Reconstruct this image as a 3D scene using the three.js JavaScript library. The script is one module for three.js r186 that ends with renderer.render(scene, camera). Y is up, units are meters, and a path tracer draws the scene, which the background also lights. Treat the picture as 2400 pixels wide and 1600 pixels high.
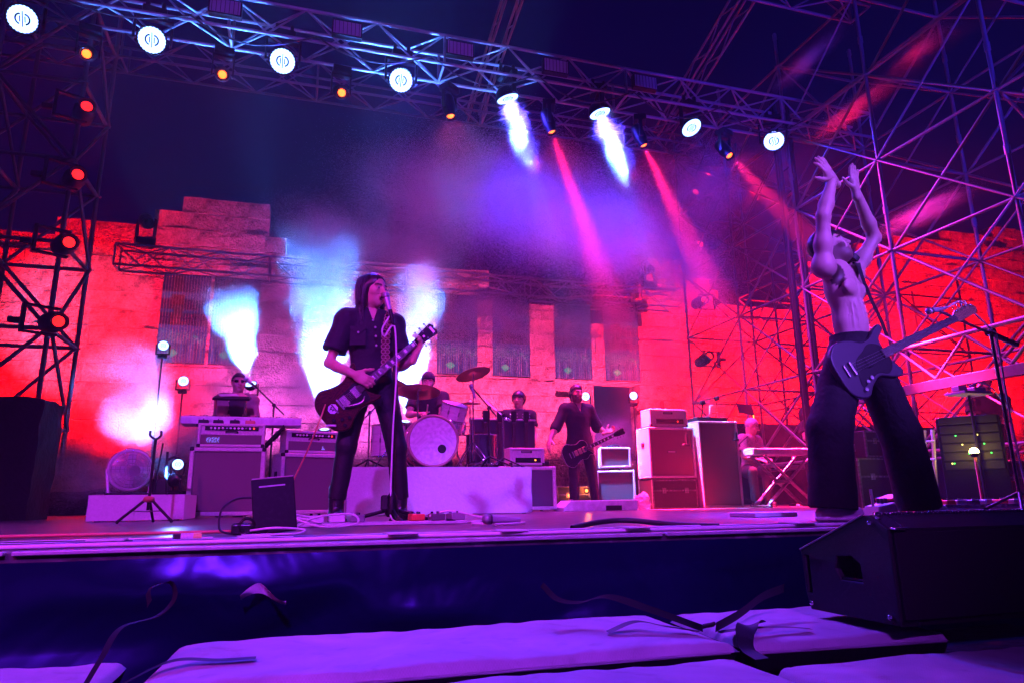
import * as THREE from 'three';
import { RoundedBoxGeometry } from 'three/addons/geometries/RoundedBoxGeometry.js';
import { mergeGeometries } from 'three/addons/utils/BufferGeometryUtils.js';
import { TextGeometry } from 'three/addons/geometries/TextGeometry.js';
import { FontLoader } from 'three/addons/loaders/FontLoader.js';
import { ImprovedNoise } from 'three/addons/math/ImprovedNoise.js';

// ---------- camera, night sky, moon, exposure, large lights ----------
const STAGE = 1.35;                                   // height of the stage deck above the pit floor
const scene = new THREE.Scene();
const camera = new THREE.PerspectiveCamera(53.13, 1.5, 0.05, 400);
camera.position.set(0, STAGE + 0.125, 0);
camera.rotation.order = 'YXZ';
camera.rotation.set(THREE.MathUtils.degToRad(13.2), THREE.MathUtils.degToRad(-17), THREE.MathUtils.degToRad(-0.8));

const skyData = new Float32Array(32 * 16 * 4);
for (let i = 0; i < 32 * 16; i++) skyData.set([0.0004, 0.0004, 0.018, 1], i * 4);
const sky = new THREE.DataTexture(skyData, 32, 16, THREE.RGBAFormat, THREE.FloatType);
sky.mapping = THREE.EquirectangularReflectionMapping; sky.magFilter = THREE.LinearFilter; sky.needsUpdate = true;
scene.background = sky; scene.environment = sky;
scene.fog = new THREE.FogExp2(0xffffff, 0.0028);        // theatre haze

const moon = new THREE.DirectionalLight(0x8090ff, 0.01);
moon.position.set(-20, 40, 10); moon.castShadow = true; moon.name = 'moonlight';
Object.assign(moon.shadow.camera, { left: -30, right: 30, top: 30, bottom: -30, far: 120 });
scene.add(moon);

const renderer = new THREE.WebGLRenderer({ antialias: true });
renderer.toneMapping = THREE.LinearToneMapping;
renderer.toneMappingExposure = 1.2;
renderer.shadowMap.enabled = true;

const RED = new THREE.Color(1, 0.002, 0.004), BLUE = new THREE.Color(0.05, 0.03, 1), MAGENTA = new THREE.Color(1, 0.06, 0.85);
// front-of-house lamps stand on the tower behind the photographer: [name, from, at, colour, candela, half-angle]
const FRONT_LAMPS = [
  ['left', [-9, 9.5, 6], [-0.2, 1.5, -5.2], new THREE.Color(1, 0.03, 0.7), 360, 0.23],
  ['centre', [-2.5, 12, 12], [0.1, 1.3, -6.0], new THREE.Color(0.36, 0.03, 1), 2100, 0.20],
  ['right', [7, 10, 11], [3.15, 2.95, -3.2], new THREE.Color(0.26, 0.07, 1), 2200, 0.078],
  ['outer', [7.6, 3.0, 1.6], [8.5, 6.6, -6.0], new THREE.Color(0.05, 0.02, 1), 420, 0.40],
  ['upper', [-4, 3.4, 14], [0.3, 8.2, -9], new THREE.Color(0.36, 0.03, 1), 600, 0.17],
];
// ---------- helpers ----------
const V = (x, y, z) => new THREE.Vector3(x, y, z), Q = () => new THREE.Quaternion(), UP = V(0, 1, 0);
const perlin = new ImprovedNoise();
const noise3 = (x, y, z) => perlin.noise(x, y, z);
const fbm = (x, y, z, o = 4) => { let s = 0, a = 0.5; for (let i = 0; i < o; i++) { s += a * noise3(x, y, z); x *= 2.03; y *= 2.03; z *= 2.03; a *= 0.5; } return s; };
function rng(seed) { let s = seed >>> 0; return () => { s = (s + 0x6d2b79f5) | 0; let t = Math.imul(s ^ (s >>> 15), 1 | s); t = (t + Math.imul(t ^ (t >>> 7), 61 | t)) ^ t; return ((t ^ (t >>> 14)) >>> 0) / 4294967296; }; }
const taken = new Map();
function numbered(n) { const k = taken.get(n) ?? 0; taken.set(n, k + 1); return k ? n + '_' + String(k).padStart(3, '0') : n; }
function tag(o, label, category, group, kind) {
  if (label) o.userData.label = label; if (category) o.userData.category = category;
  if (group) o.userData.group = group; if (kind) o.userData.kind = kind; return o;
}
function thing(name, label, category, p = [0, 0, 0], ry = 0, group) {
  const o = new THREE.Group(); o.name = numbered(name); o.position.set(...p); o.rotation.y = ry; scene.add(o); return tag(o, label, category, group);
}
function part(name, geo, m, parent, p, r) {
  const o = new THREE.Mesh(geo, m); o.name = parent ? name : numbered(name); o.castShadow = o.receiveShadow = true;
  if (p) o.position.set(...p); if (r) o.rotation.set(...r); (parent ?? scene).add(o); return o;
}
function solo(name, geo, m, label, category, p, r, group) { return tag(part(name, geo, m, null, p, r), label, category, group); }
const struct = (name, geo, m, p, r) => tag(part(name, geo, m, null, p, r), null, null, null, 'structure');
const cache = new Map(), once = (k, f) => { if (!cache.has(k)) cache.set(k, f()); return cache.get(k); };
// texture coordinates in metres, by the axis each face looks along
function metric(g) {
  if (g.index) g = g.toNonIndexed();
  const p = g.attributes.position, n = g.attributes.normal, uv = new Float32Array(p.count * 2);
  for (let i = 0; i < p.count; i++) {
    const ax = Math.abs(n.getX(i)), ay = Math.abs(n.getY(i)), az = Math.abs(n.getZ(i));
    if (ay >= ax && ay >= az) { uv[2 * i] = p.getX(i); uv[2 * i + 1] = p.getZ(i); } else if (ax > az) { uv[2 * i] = p.getZ(i); uv[2 * i + 1] = p.getY(i); } else { uv[2 * i] = p.getX(i); uv[2 * i + 1] = p.getY(i); }
  }
  return g.setAttribute('uv', new THREE.BufferAttribute(uv, 2));
}
const box = (w, h, d, b = 0.006) => once(['b', w, h, d, b].join(), () => metric(b ? new RoundedBoxGeometry(w, h, d, 2, Math.min(b, w / 2.1, h / 2.1, d / 2.1)) : new THREE.BoxGeometry(w, h, d)));
const cyl = (rt, rb, h, s = 16, open = false) => once(['c', rt, rb, h, s, open].join(), () => new THREE.CylinderGeometry(rt, rb, h, s, 1, open));
const ball = (r, s = 16) => once(['s', r, s].join(), () => new THREE.SphereGeometry(r, s, Math.ceil(s * 0.7)));
const lathe = (pts, s = 32) => new THREE.LatheGeometry(pts.map(([r, y]) => new THREE.Vector2(r, y)), s);
const unitTube = new THREE.CylinderGeometry(1, 1, 1, 8, 1);
const fatTube = new THREE.CylinderGeometry(1, 1, 1, 14, 1);
function rod(name, a, b, r, m, parent, geo = unitTube) {            // a straight tube from a to b, a mesh of its own
  const A = V(...a), B = V(...b), o = part(name, geo, m, parent), d = B.clone().sub(A), l = d.length();
  o.position.copy(A.add(B).multiplyScalar(0.5)); o.quaternion.setFromUnitVectors(UP, d.normalize()); o.scale.set(r, l, r); return o;
}
function rodGeo(a, b, r, s = 8, r2 = r) { const A = V(...a), B = V(...b), d = B.clone().sub(A), g = new THREE.CylinderGeometry(r2, r, d.length(), s); g.applyQuaternion(Q().setFromUnitVectors(UP, d.clone().normalize())); const c = A.add(B).multiplyScalar(0.5); return g.translate(c.x, c.y, c.z); }
const curve = (pts, closed) => new THREE.CatmullRomCurve3(pts.map((p) => V(...p)), closed, 'catmullrom', 0.5);
const hose = (pts, r, n = pts.length * 8, s = 8) => new THREE.TubeGeometry(curve(pts), n, r, s);
const merge = (list) => { const g = list.map((x) => { const y = x.index ? x.toNonIndexed() : x.clone(); for (const k of Object.keys(y.attributes)) if (!['position', 'normal', 'uv'].includes(k)) y.deleteAttribute(k); if (!y.attributes.uv) y.setAttribute('uv', new THREE.BufferAttribute(new Float32Array(y.attributes.position.count * 2), 2)); return y; }); return mergeGeometries(g); };
const moved = (g, x, y, z, rx = 0, ry = 0, rz = 0) => g.clone().applyMatrix4(new THREE.Matrix4().compose(V(x, y, z), Q().setFromEuler(new THREE.Euler(rx, ry, rz)), V(1, 1, 1)));
const extrude = (pts, depth, bevel = 0.004, holes = [], seg = 2) => {
  const s = pts instanceof THREE.Path ? pts : new THREE.Shape(pts.map((p) => new THREE.Vector2(...p)));
  for (const h of holes) s.holes.push(h instanceof THREE.Path ? h : new THREE.Path(h.map((p) => new THREE.Vector2(...p))));
  return metric(new THREE.ExtrudeGeometry(s, { depth: depth - 2 * bevel, bevelEnabled: bevel > 0, bevelThickness: bevel, bevelSize: bevel, bevelOffset: -bevel, bevelSegments: seg, curveSegments: 16 }).translate(0, 0, bevel - depth / 2));
};
const splineShape = (pts) => { const s = new THREE.Shape(); s.setFromPoints(new THREE.CatmullRomCurve3(pts.map(([x, y]) => V(x, y, 0)), true).getPoints(pts.length * 6).slice(0, -1).map((p) => new THREE.Vector2(p.x, p.y))); return s; };
// a sheet in u (0..1) and v (0..1)
function sheet(nu, nv, f) {
  const g = new THREE.PlaneGeometry(1, 1, nu, nv), p = g.attributes.position, uv = g.attributes.uv;
  for (let i = 0; i < p.count; i++) { const q = f(uv.getX(i), uv.getY(i)); p.setXYZ(i, q[0], q[1], q[2]); if (q.length > 3) uv.setXY(i, q[3], q[4]); }
  g.computeVertexNormals(); return g;
}
function tex(n, f, srgb = true) {
  const d = new Uint8Array(n * n * 4);
  for (let y = 0; y < n; y++) for (let x = 0; x < n; x++) { const c = f(x / n, y / n, x, y); for (let k = 0; k < 3; k++) d[(y * n + x) * 4 + k] = Math.max(0, Math.min(255, 255 * (c.length ? c[k] : c))); d[(y * n + x) * 4 + 3] = 255; }
  const t = new THREE.DataTexture(d, n, n); t.wrapS = t.wrapT = THREE.RepeatWrapping; t.magFilter = t.minFilter = THREE.LinearFilter; t.generateMipmaps = false;
  if (srgb) t.colorSpace = THREE.SRGBColorSpace; t.needsUpdate = true; return t;
}
const wrapN = (u, v, s, z = 0, o = 4) => { const a = 2 * Math.PI * u, b = 2 * Math.PI * v, k = s / 6.2832; return fbm(k * Math.cos(a) + 7, k * Math.sin(a) + k * Math.cos(b) + z, k * Math.sin(b) + 3, o); };
const rep = (t, x, y = x) => { const c = t.clone(); c.repeat.set(x, y); c.needsUpdate = true; return c; };
const lin = (r, g, b) => new THREE.Color().setRGB(r, g, b);
const M = (c, o = {}) => new THREE.MeshStandardMaterial({ color: Array.isArray(c) ? lin(...c) : c, roughness: 0.6, ...o });
const MP = (c, o = {}) => new THREE.MeshPhysicalMaterial({ color: Array.isArray(c) ? lin(...c) : c, roughness: 0.5, ...o });
const glow = (r, g, b) => new THREE.MeshStandardMaterial({ color: 0x000000, emissive: lin(r, g, b), roughness: 0.5 });
const rnd0 = rng(11);
const T = {
  mottle: tex(256, (u, v) => 0.88 + 0.2 * wrapN(u, v, 14) + 0.05 * (rnd0() - 0.5)),
  scuff: tex(256, (u, v) => { const a = wrapN(u, v, 30, 5); return 0.62 + 0.5 * a + (a > 0.22 ? 0.2 : 0) + 0.08 * (rnd0() - 0.5); }),
  stone: tex(512, (u, v) => { const a = wrapN(u, v, 10, 2, 5), b = wrapN(u, v, 40, 9, 4), d = Math.max(0, wrapN(u, v, 7, 20, 4) - 0.12) * 1.5; const k = 0.84 + 0.3 * a + 0.3 * b - 0.55 * d + 0.08 * (rnd0() - 0.5); return [k, k * 0.95, k * 0.86]; }),
  stoneBump: tex(512, (u, v) => 0.5 + 0.5 * wrapN(u, v, 46, 4, 5) + 0.35 * wrapN(u, v, 12, 2, 4) - (wrapN(u, v, 60, 30, 2) > 0.2 ? 0.22 : 0), false),
  weave: tex(128, (u, v) => 0.82 + 0.10 * Math.sin(u * 2 * Math.PI * 32) * Math.sin(v * 2 * Math.PI * 32) + 0.10 * wrapN(u, v, 20, 8) + 0.05 * (rnd0() - 0.5)),
  fine: tex(256, (u, v) => 0.5 + 0.5 * wrapN(u, v, 60, 1, 3) + 0.3 * (rnd0() - 0.5), false),
  wood: tex(256, (u, v) => { const w = wrapN(u, v, 3, 6, 3), s = Math.sin((v * 14 + w * 6) * 2 * Math.PI); const k = 0.72 + 0.16 * s + 0.2 * wrapN(u, v, 30, 3) + 0.08 * (rnd0() - 0.5); return [k, k * 0.9, k * 0.85]; }),
  canvas: tex(512, (u, v) => 0.86 + 0.16 * wrapN(u, v, 6, 3, 4) - 0.3 * Math.max(0, wrapN(u, v, 16, 11, 4) - 0.17) + 0.03 * Math.sin(u * 2 * Math.PI * 128) * Math.sin(v * 2 * Math.PI * 128) + 0.04 * (rnd0() - 0.5)),
  fold: tex(256, (u, v) => 0.5 + 0.7 * wrapN(u, v, 9, 12, 3), false),
};
for (const k of ['mottle', 'scuff']) T[k].name = k;
const MAT = {
  black: MP([0.007, 0.007, 0.008], { roughness: 0.5, specularIntensity: 0.5, map: rep(T.scuff, 2) }),
  blackCloth: MP([0.005, 0.005, 0.006], { roughness: 0.85, specularIntensity: 0.4, map: rep(T.weave, 3), bumpMap: rep(T.fold, 2), bumpScale: 0.012 }),
  rubber: M([0.012, 0.012, 0.012], { roughness: 0.7 }),
  steel: M([0.34, 0.34, 0.36], { metalness: 0.85, roughness: 0.42, map: T.scuff }),
  alu: M([0.58, 0.58, 0.60], { metalness: 0.35, roughness: 0.38, map: T.mottle }),
  galv: M([0.20, 0.20, 0.21], { metalness: 0.35, roughness: 0.5, map: T.mottle }),
  chrome: M([0.75, 0.75, 0.78], { metalness: 1, roughness: 0.12 }),
  tolex: M([0.62, 0.58, 0.52], { roughness: 0.55, map: rep(T.mottle, 4), bumpMap: rep(T.fine, 8), bumpScale: 0.0012 }),
  blackTolex: M([0.008, 0.008, 0.009], { roughness: 0.5, bumpMap: rep(T.fine, 8), bumpScale: 0.0012 }),
  grille: M([0.20, 0.15, 0.135], { roughness: 0.85, map: rep(T.weave, 9), bumpMap: rep(T.fine, 10), bumpScale: 0.0015 }),
  sheetCloth: M([0.70, 0.70, 0.72], { roughness: 0.8, map: rep(T.weave, 4), bumpMap: rep(T.fold, 1.5), bumpScale: 0.006 }),
  whiteCable: M([0.66, 0.64, 0.64], { roughness: 0.5 }),
  redCable: M([0.55, 0.16, 0.10], { roughness: 0.5 }),
  blackCable: M([0.014, 0.014, 0.015], { roughness: 0.5 }),
  white: M([0.7, 0.7, 0.72], { roughness: 0.45, map: T.mottle }),
  gaffer: M([0.75, 0.72, 0.68], { roughness: 0.7, map: T.mottle }),
  skin: M([0.52, 0.30, 0.22], { roughness: 0.52, vertexColors: true }),
};
const cap = (s) => s[0].toUpperCase() + s.slice(1);
// ---------- distance fields, meshed with surface nets (bodies, clothes, hair) ----------
class Field {
  constructor(lo, hi, cell) { this.lo = lo; this.c = cell; this.n = [0, 1, 2].map((i) => Math.ceil((hi[i] - lo[i]) / cell) + 2); this.f = new Float32Array(this.n[0] * this.n[1] * this.n[2]).fill(0.5); }
  each(lo, hi, fn) {
    const { n, c } = this, a = lo.map((v, i) => Math.max(0, Math.floor((v - this.lo[i]) / c))), b = hi.map((v, i) => Math.min(n[i] - 1, Math.ceil((v - this.lo[i]) / c)));
    for (let z = a[2]; z <= b[2]; z++) for (let y = a[1]; y <= b[1]; y++) for (let x = a[0]; x <= b[0]; x++) { const i = (z * n[1] + y) * n[0] + x; this.f[i] = fn(this.f[i], this.lo[0] + x * c, this.lo[1] + y * c, this.lo[2] + z * c); }
  }
  cone(a, b, ra, rb, k = 0.03, stop) {            // stop: cut square at b
    const R = Math.max(ra, rb) + k + 3 * this.c, d = b.map((v, i) => v - a[i]), dd = d[0] * d[0] + d[1] * d[1] + d[2] * d[2], L = Math.sqrt(dd) || 1;
    this.each(a.map((v, i) => Math.min(v, b[i]) - R), a.map((v, i) => Math.max(v, b[i]) + R), (f, x, y, z) => {
      const px = x - a[0], py = y - a[1], pz = z - a[2], raw = (px * d[0] + py * d[1] + pz * d[2]) / dd, t = Math.max(0, Math.min(1, raw));
      let e = Math.hypot(px - d[0] * t, py - d[1] * t, pz - d[2] * t) - (ra + (rb - ra) * t);
      if (stop) e = Math.max(e, (raw - 1) * L);
      const h = Math.max(k - Math.abs(f - e), 0) / k; return Math.min(f, e) - h * h * k / 4;
    }); return this;
  }
  ell(c, r, q, k = 0.03, cut) {
    const R = Math.max(...r) + k + 3 * this.c, m = q ? new THREE.Matrix4().makeRotationFromQuaternion(q.clone().invert()).elements : null;
    this.each(c.map((v) => v - R), c.map((v) => v + R), (f, x, y, z) => {
      let px = x - c[0], py = y - c[1], pz = z - c[2];
      if (m) [px, py, pz] = [m[0] * px + m[4] * py + m[8] * pz, m[1] * px + m[5] * py + m[9] * pz, m[2] * px + m[6] * py + m[10] * pz];
      const k0 = Math.hypot(px / r[0], py / r[1], pz / r[2]), k1 = Math.hypot(px / r[0] ** 2, py / r[1] ** 2, pz / r[2] ** 2) || 1e-6, e = k0 < 1e-4 ? -Math.min(...r) : k0 * (k0 - 1) / k1;
      if (cut) { const h = Math.max(k - Math.abs(f + e), 0) / k; return Math.max(f, -e) + h * h * k / 4; }
      const h = Math.max(k - Math.abs(f - e), 0) / k; return Math.min(f, e) - h * h * k / 4;
    }); return this;
  }
  all(fn) { this.each([-1e3, -1e3, -1e3], [1e3, 1e3, 1e3], (f, x, y, z) => f > 0.06 ? f : fn(f, x, y, z)); return this; }
  mesh(color) {
    const { n, f, c, lo } = this, [nx, ny, nz] = n, id = new Int32Array(nx * ny * nz).fill(-1), P = [], N = [], I = [];
    const at = (x, y, z) => (z * ny + y) * nx + x, v = new Float32Array(8);
    for (let z = 0; z < nz - 1; z++) for (let y = 0; y < ny - 1; y++) for (let x = 0; x < nx - 1; x++) {
      const f0 = f[at(x, y, z)]; if (f0 > 0.05 || f0 < -0.05) continue;
      let s = 0, sx = 0, sy = 0, sz = 0, m = 0;
      for (let k = 0; k < 8; k++) { v[k] = f[at(x + (k & 1), y + (k >> 1 & 1), z + (k >> 2))]; if (v[k] < 0) m |= 1 << k; }
      if (m === 0 || m === 255) continue;
      for (let a = 0; a < 8; a++) for (const bit of [1, 2, 4]) if (!(a & bit)) { const b = a | bit; if ((v[a] < 0) !== (v[b] < 0)) { const t = v[a] / (v[a] - v[b]); sx += (a & 1) + (bit === 1 ? t : 0); sy += (a >> 1 & 1) + (bit === 2 ? t : 0); sz += (a >> 2) + (bit === 4 ? t : 0); s++; } }
      id[at(x, y, z)] = P.length / 3; P.push(lo[0] + (x + sx / s) * c, lo[1] + (y + sy / s) * c, lo[2] + (z + sz / s) * c);
      const g = [v[1] + v[3] + v[5] + v[7] - v[0] - v[2] - v[4] - v[6], v[2] + v[3] + v[6] + v[7] - v[0] - v[1] - v[4] - v[5], v[4] + v[5] + v[6] + v[7] - v[0] - v[1] - v[2] - v[3]], l = Math.hypot(...g) || 1; N.push(g[0] / l, g[1] / l, g[2] / l);
    }
    const quad = (a, b, d, e, flip) => { if (a < 0 || b < 0 || d < 0 || e < 0) return; flip ? I.push(a, b, d, a, d, e) : I.push(a, d, b, a, e, d); };
    for (let z = 1; z < nz - 1; z++) for (let y = 1; y < ny - 1; y++) for (let x = 1; x < nx - 1; x++) {
      const s = f[at(x, y, z)] < 0;
      if (s !== f[at(x + 1, y, z)] < 0) quad(id[at(x, y - 1, z - 1)], id[at(x, y, z - 1)], id[at(x, y, z)], id[at(x, y - 1, z)], s);
      if (s !== f[at(x, y + 1, z)] < 0) quad(id[at(x - 1, y, z - 1)], id[at(x - 1, y, z)], id[at(x, y, z)], id[at(x, y, z - 1)], s);
      if (s !== f[at(x, y, z + 1)] < 0) quad(id[at(x - 1, y - 1, z)], id[at(x, y - 1, z)], id[at(x, y, z)], id[at(x - 1, y, z)], s);
    }
    const g = new THREE.BufferGeometry(); g.setAttribute('position', new THREE.Float32BufferAttribute(P, 3)); g.setAttribute('normal', new THREE.Float32BufferAttribute(N, 3)); g.setIndex(I);
    const col = new Float32Array(P.length).fill(1); if (color) for (let i = 0; i < P.length; i += 3) { const q = color(P[i], P[i + 1], P[i + 2]); if (q) col.set(q, i); }
    g.setAttribute('color', new THREE.BufferAttribute(col, 3));
    const uv = new Float32Array(P.length / 3 * 2); for (let i = 0; i < P.length / 3; i++) { uv[2 * i] = P[3 * i] + P[3 * i + 2]; uv[2 * i + 1] = P[3 * i + 1]; } g.setAttribute('uv', new THREE.BufferAttribute(uv, 2));
    return g;
  }
}
const add = (a, b, s = 1) => a.map((v, i) => v + b[i] * s), mix = (a, b, t) => a.map((v, i) => v + (b[i] - v) * t), unit = (a) => { const l = Math.hypot(...a) || 1; return a.map((v) => v / l); };
const cross = (a, b) => [a[1] * b[2] - a[2] * b[1], a[2] * b[0] - a[0] * b[2], a[0] * b[1] - a[1] * b[0]], dist = (a, b) => Math.hypot(...add(a, b, -1));
const frameQ = (x, y, z) => Q().setFromRotationMatrix(new THREE.Matrix4().makeBasis(V(...x), V(...y), V(...z)));
// a hand: d from wrist to knuckles, n where the palm looks, thumb side = s
function handGeo(w, d, n, s, curl, o = {}) {
  d = unit(d); s = unit(add(s, d, -(s[0] * d[0] + s[1] * d[1] + s[2] * d[2]))); const c0 = cross(d, s); n = (c0[0] * n[0] + c0[1] * n[1] + c0[2] * n[2]) > 0 ? c0 : c0.map((v) => -v);
  const cell = o.cell ?? 0.005, R = 0.24, F = new Field(w.map((v) => v - R), w.map((v) => v + R), cell), k = 0.008, spread = o.spread ?? 0.1;
  const pt = (a, b, c) => add(add(add(w, d, a), s, b), n, c), q = frameQ(d, s, cross(d, s));
  F.cone(pt(-0.045, 0, 0), pt(0.01, 0, 0), 0.027, 0.026, 0.02);
  F.ell(pt(0.05, 0, 0), [0.053, 0.041, 0.018], q, 0.02);
  F.ell(pt(0.03, 0.022, 0.012), [0.032, 0.018, 0.015], q, 0.015);
  [[0.094, 0.030, 0.070, 1], [0.099, 0.010, 0.079, 0.95], [0.095, -0.011, 0.073, 1], [0.086, -0.030, 0.057, 1.05]].forEach(([a, b, len, m], i) => {
    let p = pt(a - 0.012, b * 0.95, 0), ang = (curl[i] ?? curl) * 0.55 * m, side = spread * (b / 0.03); const seg = [0.45, 0.31, 0.24], r = [0.0098, 0.0088, 0.0082, 0.007];
    for (let j = 0; j < 3; j++) { const e = unit(add(add(d.map((v) => v * Math.cos(ang)), n, Math.sin(ang)), s, side * Math.cos(ang))), nx = add(p, e, len * seg[j] + (j ? 0 : 0.012)); F.cone(p, nx, r[j], r[j + 1], k); p = nx; ang += (curl[i] ?? curl) * 0.95; }
  });
  const tb = o.thumb ?? [0.62, 0.75, 0.22]; let p = pt(0.018, 0.026, 0.004); const e1 = unit(add(add(d.map((v) => v * tb[0]), s, tb[1]), n, tb[2])), e2 = unit(add(e1, d, 0.35));
  const p1 = add(p, e1, 0.045), p2 = add(p1, e2, 0.034), p3 = add(p2, e2, 0.024); F.cone(p, p1, 0.0145, 0.0115, 0.012).cone(p1, p2, 0.0115, 0.0105, k).cone(p2, p3, 0.0105, 0.008, k);
  return F.mesh(o.color);
}
// a head: centre c, looking along fw, crown towards up; colours for brows, eyes, lips and beard
function headGeo(c, fw, up, neck, o = {}) {
  const z = unit(fw), x = unit(cross(up, z)), y = cross(z, x), q = frameQ(x, y, z), s = o.size ?? 1, F = new Field(c.map((v) => v - 0.22), c.map((v) => v + 0.22), o.cell ?? 0.006);
  const pt = (a, b, d) => add(add(add(c, x, a * s), y, b * s), z, d * s), E = (p, r, k, cut) => F.ell(pt(...p), r.map((v) => v * s), q, k, cut);
  E([0, 0.035, -0.012], [0.075, 0.088, 0.094], 0.03); E([0, -0.032, 0.03], [0.060, 0.088, 0.064], 0.03); E([0, -0.075, 0.034], [0.047, 0.036, 0.048], 0.02); E([0, -0.098, 0.062], [0.022, 0.018, 0.02], 0.02);
  F.cone(pt(-0.04, 0.032, 0.078), pt(0.04, 0.032, 0.078), 0.012 * s, 0.012 * s, 0.015); F.cone(pt(0, 0.028, 0.088), pt(0, -0.02, 0.112), 0.008 * s, 0.013 * s, 0.014);
  for (const e of [-1, 1]) { E([e * 0.044, -0.018, 0.06], [0.022, 0.02, 0.022], 0.02); E([e * 0.011, -0.025, 0.102], [0.009, 0.008, 0.01], 0.008); E([e * 0.032, 0.012, 0.1], [0.018, 0.010, 0.018], 0.008, true); E([e * 0.032, 0.012, 0.078], [0.0125, 0.0105, 0.0125], 0.004); E([e * 0.079, 0.0, -0.008], [0.01, 0.03, 0.019], 0.012); }
  F.cone(pt(-0.02, -0.056, 0.089), pt(0.02, -0.056, 0.089), 0.007 * s, 0.007 * s, 0.01); F.cone(pt(-0.016, -0.069, 0.086), pt(0.016, -0.069, 0.086), 0.008 * s, 0.008 * s, 0.01);
  if (o.open) E([0, -0.063, 0.098], [0.017, 0.013 * o.open, 0.02], 0.005, true); else E([0, -0.0625, 0.1], [0.022, 0.002, 0.014], 0.003, true);
  F.cone(pt(0, -0.05, -0.025), neck, 0.056, 0.060, 0.035);
  if (o.beard) { E([0, -0.085, 0.045], [0.052, 0.04, 0.05], 0.02); E([0, -0.047, 0.098], [0.026, 0.008, 0.012], 0.01); }
  const inv = q.clone().invert(), v = V(0, 0, 0);
  return F.mesh((a, b, d) => {
    v.set(a - c[0], b - c[1], d - c[2]).applyQuaternion(inv).divideScalar(s); const ex = Math.abs(v.x);
    if (v.z > 0.05 && Math.hypot(ex - 0.032, (v.y - 0.012) * 1.25) < 0.0115) return Math.hypot(ex - 0.032, v.y - 0.012) < 0.006 ? [0.05, 0.06, 0.08] : [1.2, 1.7, 2.2];
    if (v.z > 0.05 && Math.abs(v.y - 0.036 + ex * 0.06) < 0.007 && ex > 0.012 && ex < 0.054) return [0.14, 0.12, 0.12];
    if (o.open && v.z > 0.05 && Math.hypot(v.x, (v.y + 0.063) / o.open * 1.2) < 0.0155) return [0.10, 0.04, 0.05];
    if (v.z > 0.06 && ex < 0.026 && v.y < -0.05 && v.y > -0.077) return [0.75, 0.42, 0.45];
    if (o.beard && v.z > -0.03 && v.y < (ex > 0.045 ? -0.01 - (0.07 - ex) : ex < 0.028 && v.y > -0.055 ? -0.038 : -0.052)) { const k = o.beard; return [k, k * 0.95, k * 0.95]; }
    return null;
  });
}
// ---------- ground, stage, ancient wall ----------
struct('ground', metric(new THREE.BoxGeometry(160, 0.3, 160)), M([0.16, 0.14, 0.12], { roughness: 0.9, map: rep(T.stone, 0.3) }), [0, -0.15, -10]);
{
  const deck = struct('stage_deck', metric(new THREE.BoxGeometry(17, 0.12, 12.6)), M([0.17, 0.155, 0.16], { roughness: 0.34, map: rep(T.scuff, 0.35), bumpMap: rep(T.fine, 1.5), bumpScale: 0.0015 }), [1.3, STAGE - 0.06, -8.7]);
  // pale trim along the stage front, in lengths
  for (let i = 0; i < 8; i++) part('edge_trim', box(2.1, 0.012, 0.03, 0.003), MAT.alu, deck, [-7.4 + i * 2.12, 0.058, 6.302]);
}
// the black tarpaulin hanging from the stage front
{
  const wr = (x, y) => 0.05 * fbm(x * 0.8, y * 1.1, 3, 3) + 0.06 * fbm(x * 0.5 + y * 1.6, y * 3.5 - x * 0.4, 9, 3) + 0.018 * fbm(x * 3, y * 5, 1, 3);
  const dimple = (x, y, cx, cy, s) => -0.07 * Math.exp(-((x - cx) ** 2 + 2 * (y - cy) ** 2) / s);
  const g = sheet(260, 46, (u, v) => {
    const x = -6.8 + 16 * u, y = 0.02 + v * (STAGE - 0.045), hang = 1 - v;
    let z = -2.372 + 0.03 * hang + (0.55 + 0.45 * hang) * (wr(x, y) * 1.5 + 0.05 * Math.sin(x * 3.2 + y * 17 + 3 * noise3(x * 0.9, y, 5)) * Math.max(0, noise3(x * 0.7, y * 1.2, 8) + 0.25));
    z += dimple(x, y, 0.86, 1.21, 0.012) + dimple(x, y, 0.88, 1.12, 0.006) + dimple(x, y, 0.1, 1.1, 0.02) + dimple(x, y, 1.25, 1.22, 0.01);
    return [x, y, Math.max(z, -2.395), x, y];
  });
  solo('stage_skirt', g, MP([0.0015, 0.0016, 0.022], { roughness: 0.3, specularIntensity: 1, specularColor: lin(0.3, 0.3, 1), bumpMap: rep(T.fold, 0.7), bumpScale: 0.01, side: THREE.DoubleSide }), 'dark navy plastic tarpaulin hanging in creases from the stage front', 'tarpaulin');
}
solo('tarpaulin_scrap', sheet(24, 8, (u, v) => { const x = -0.155 + 0.13 * u; return [x, 1.200 + 0.03 * v * (1 - Math.abs(u - 0.4)) + 0.018 * Math.sin(u * 5), -2.315 + 0.03 * v + 0.02 * Math.sin(u * 7 + v * 2), u, v]; }), M([0.5, 0.45, 0.5], { roughness: 0.4, side: THREE.DoubleSide }), 'small pale scrap of torn lining on the navy tarpaulin', 'scrap');
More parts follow.
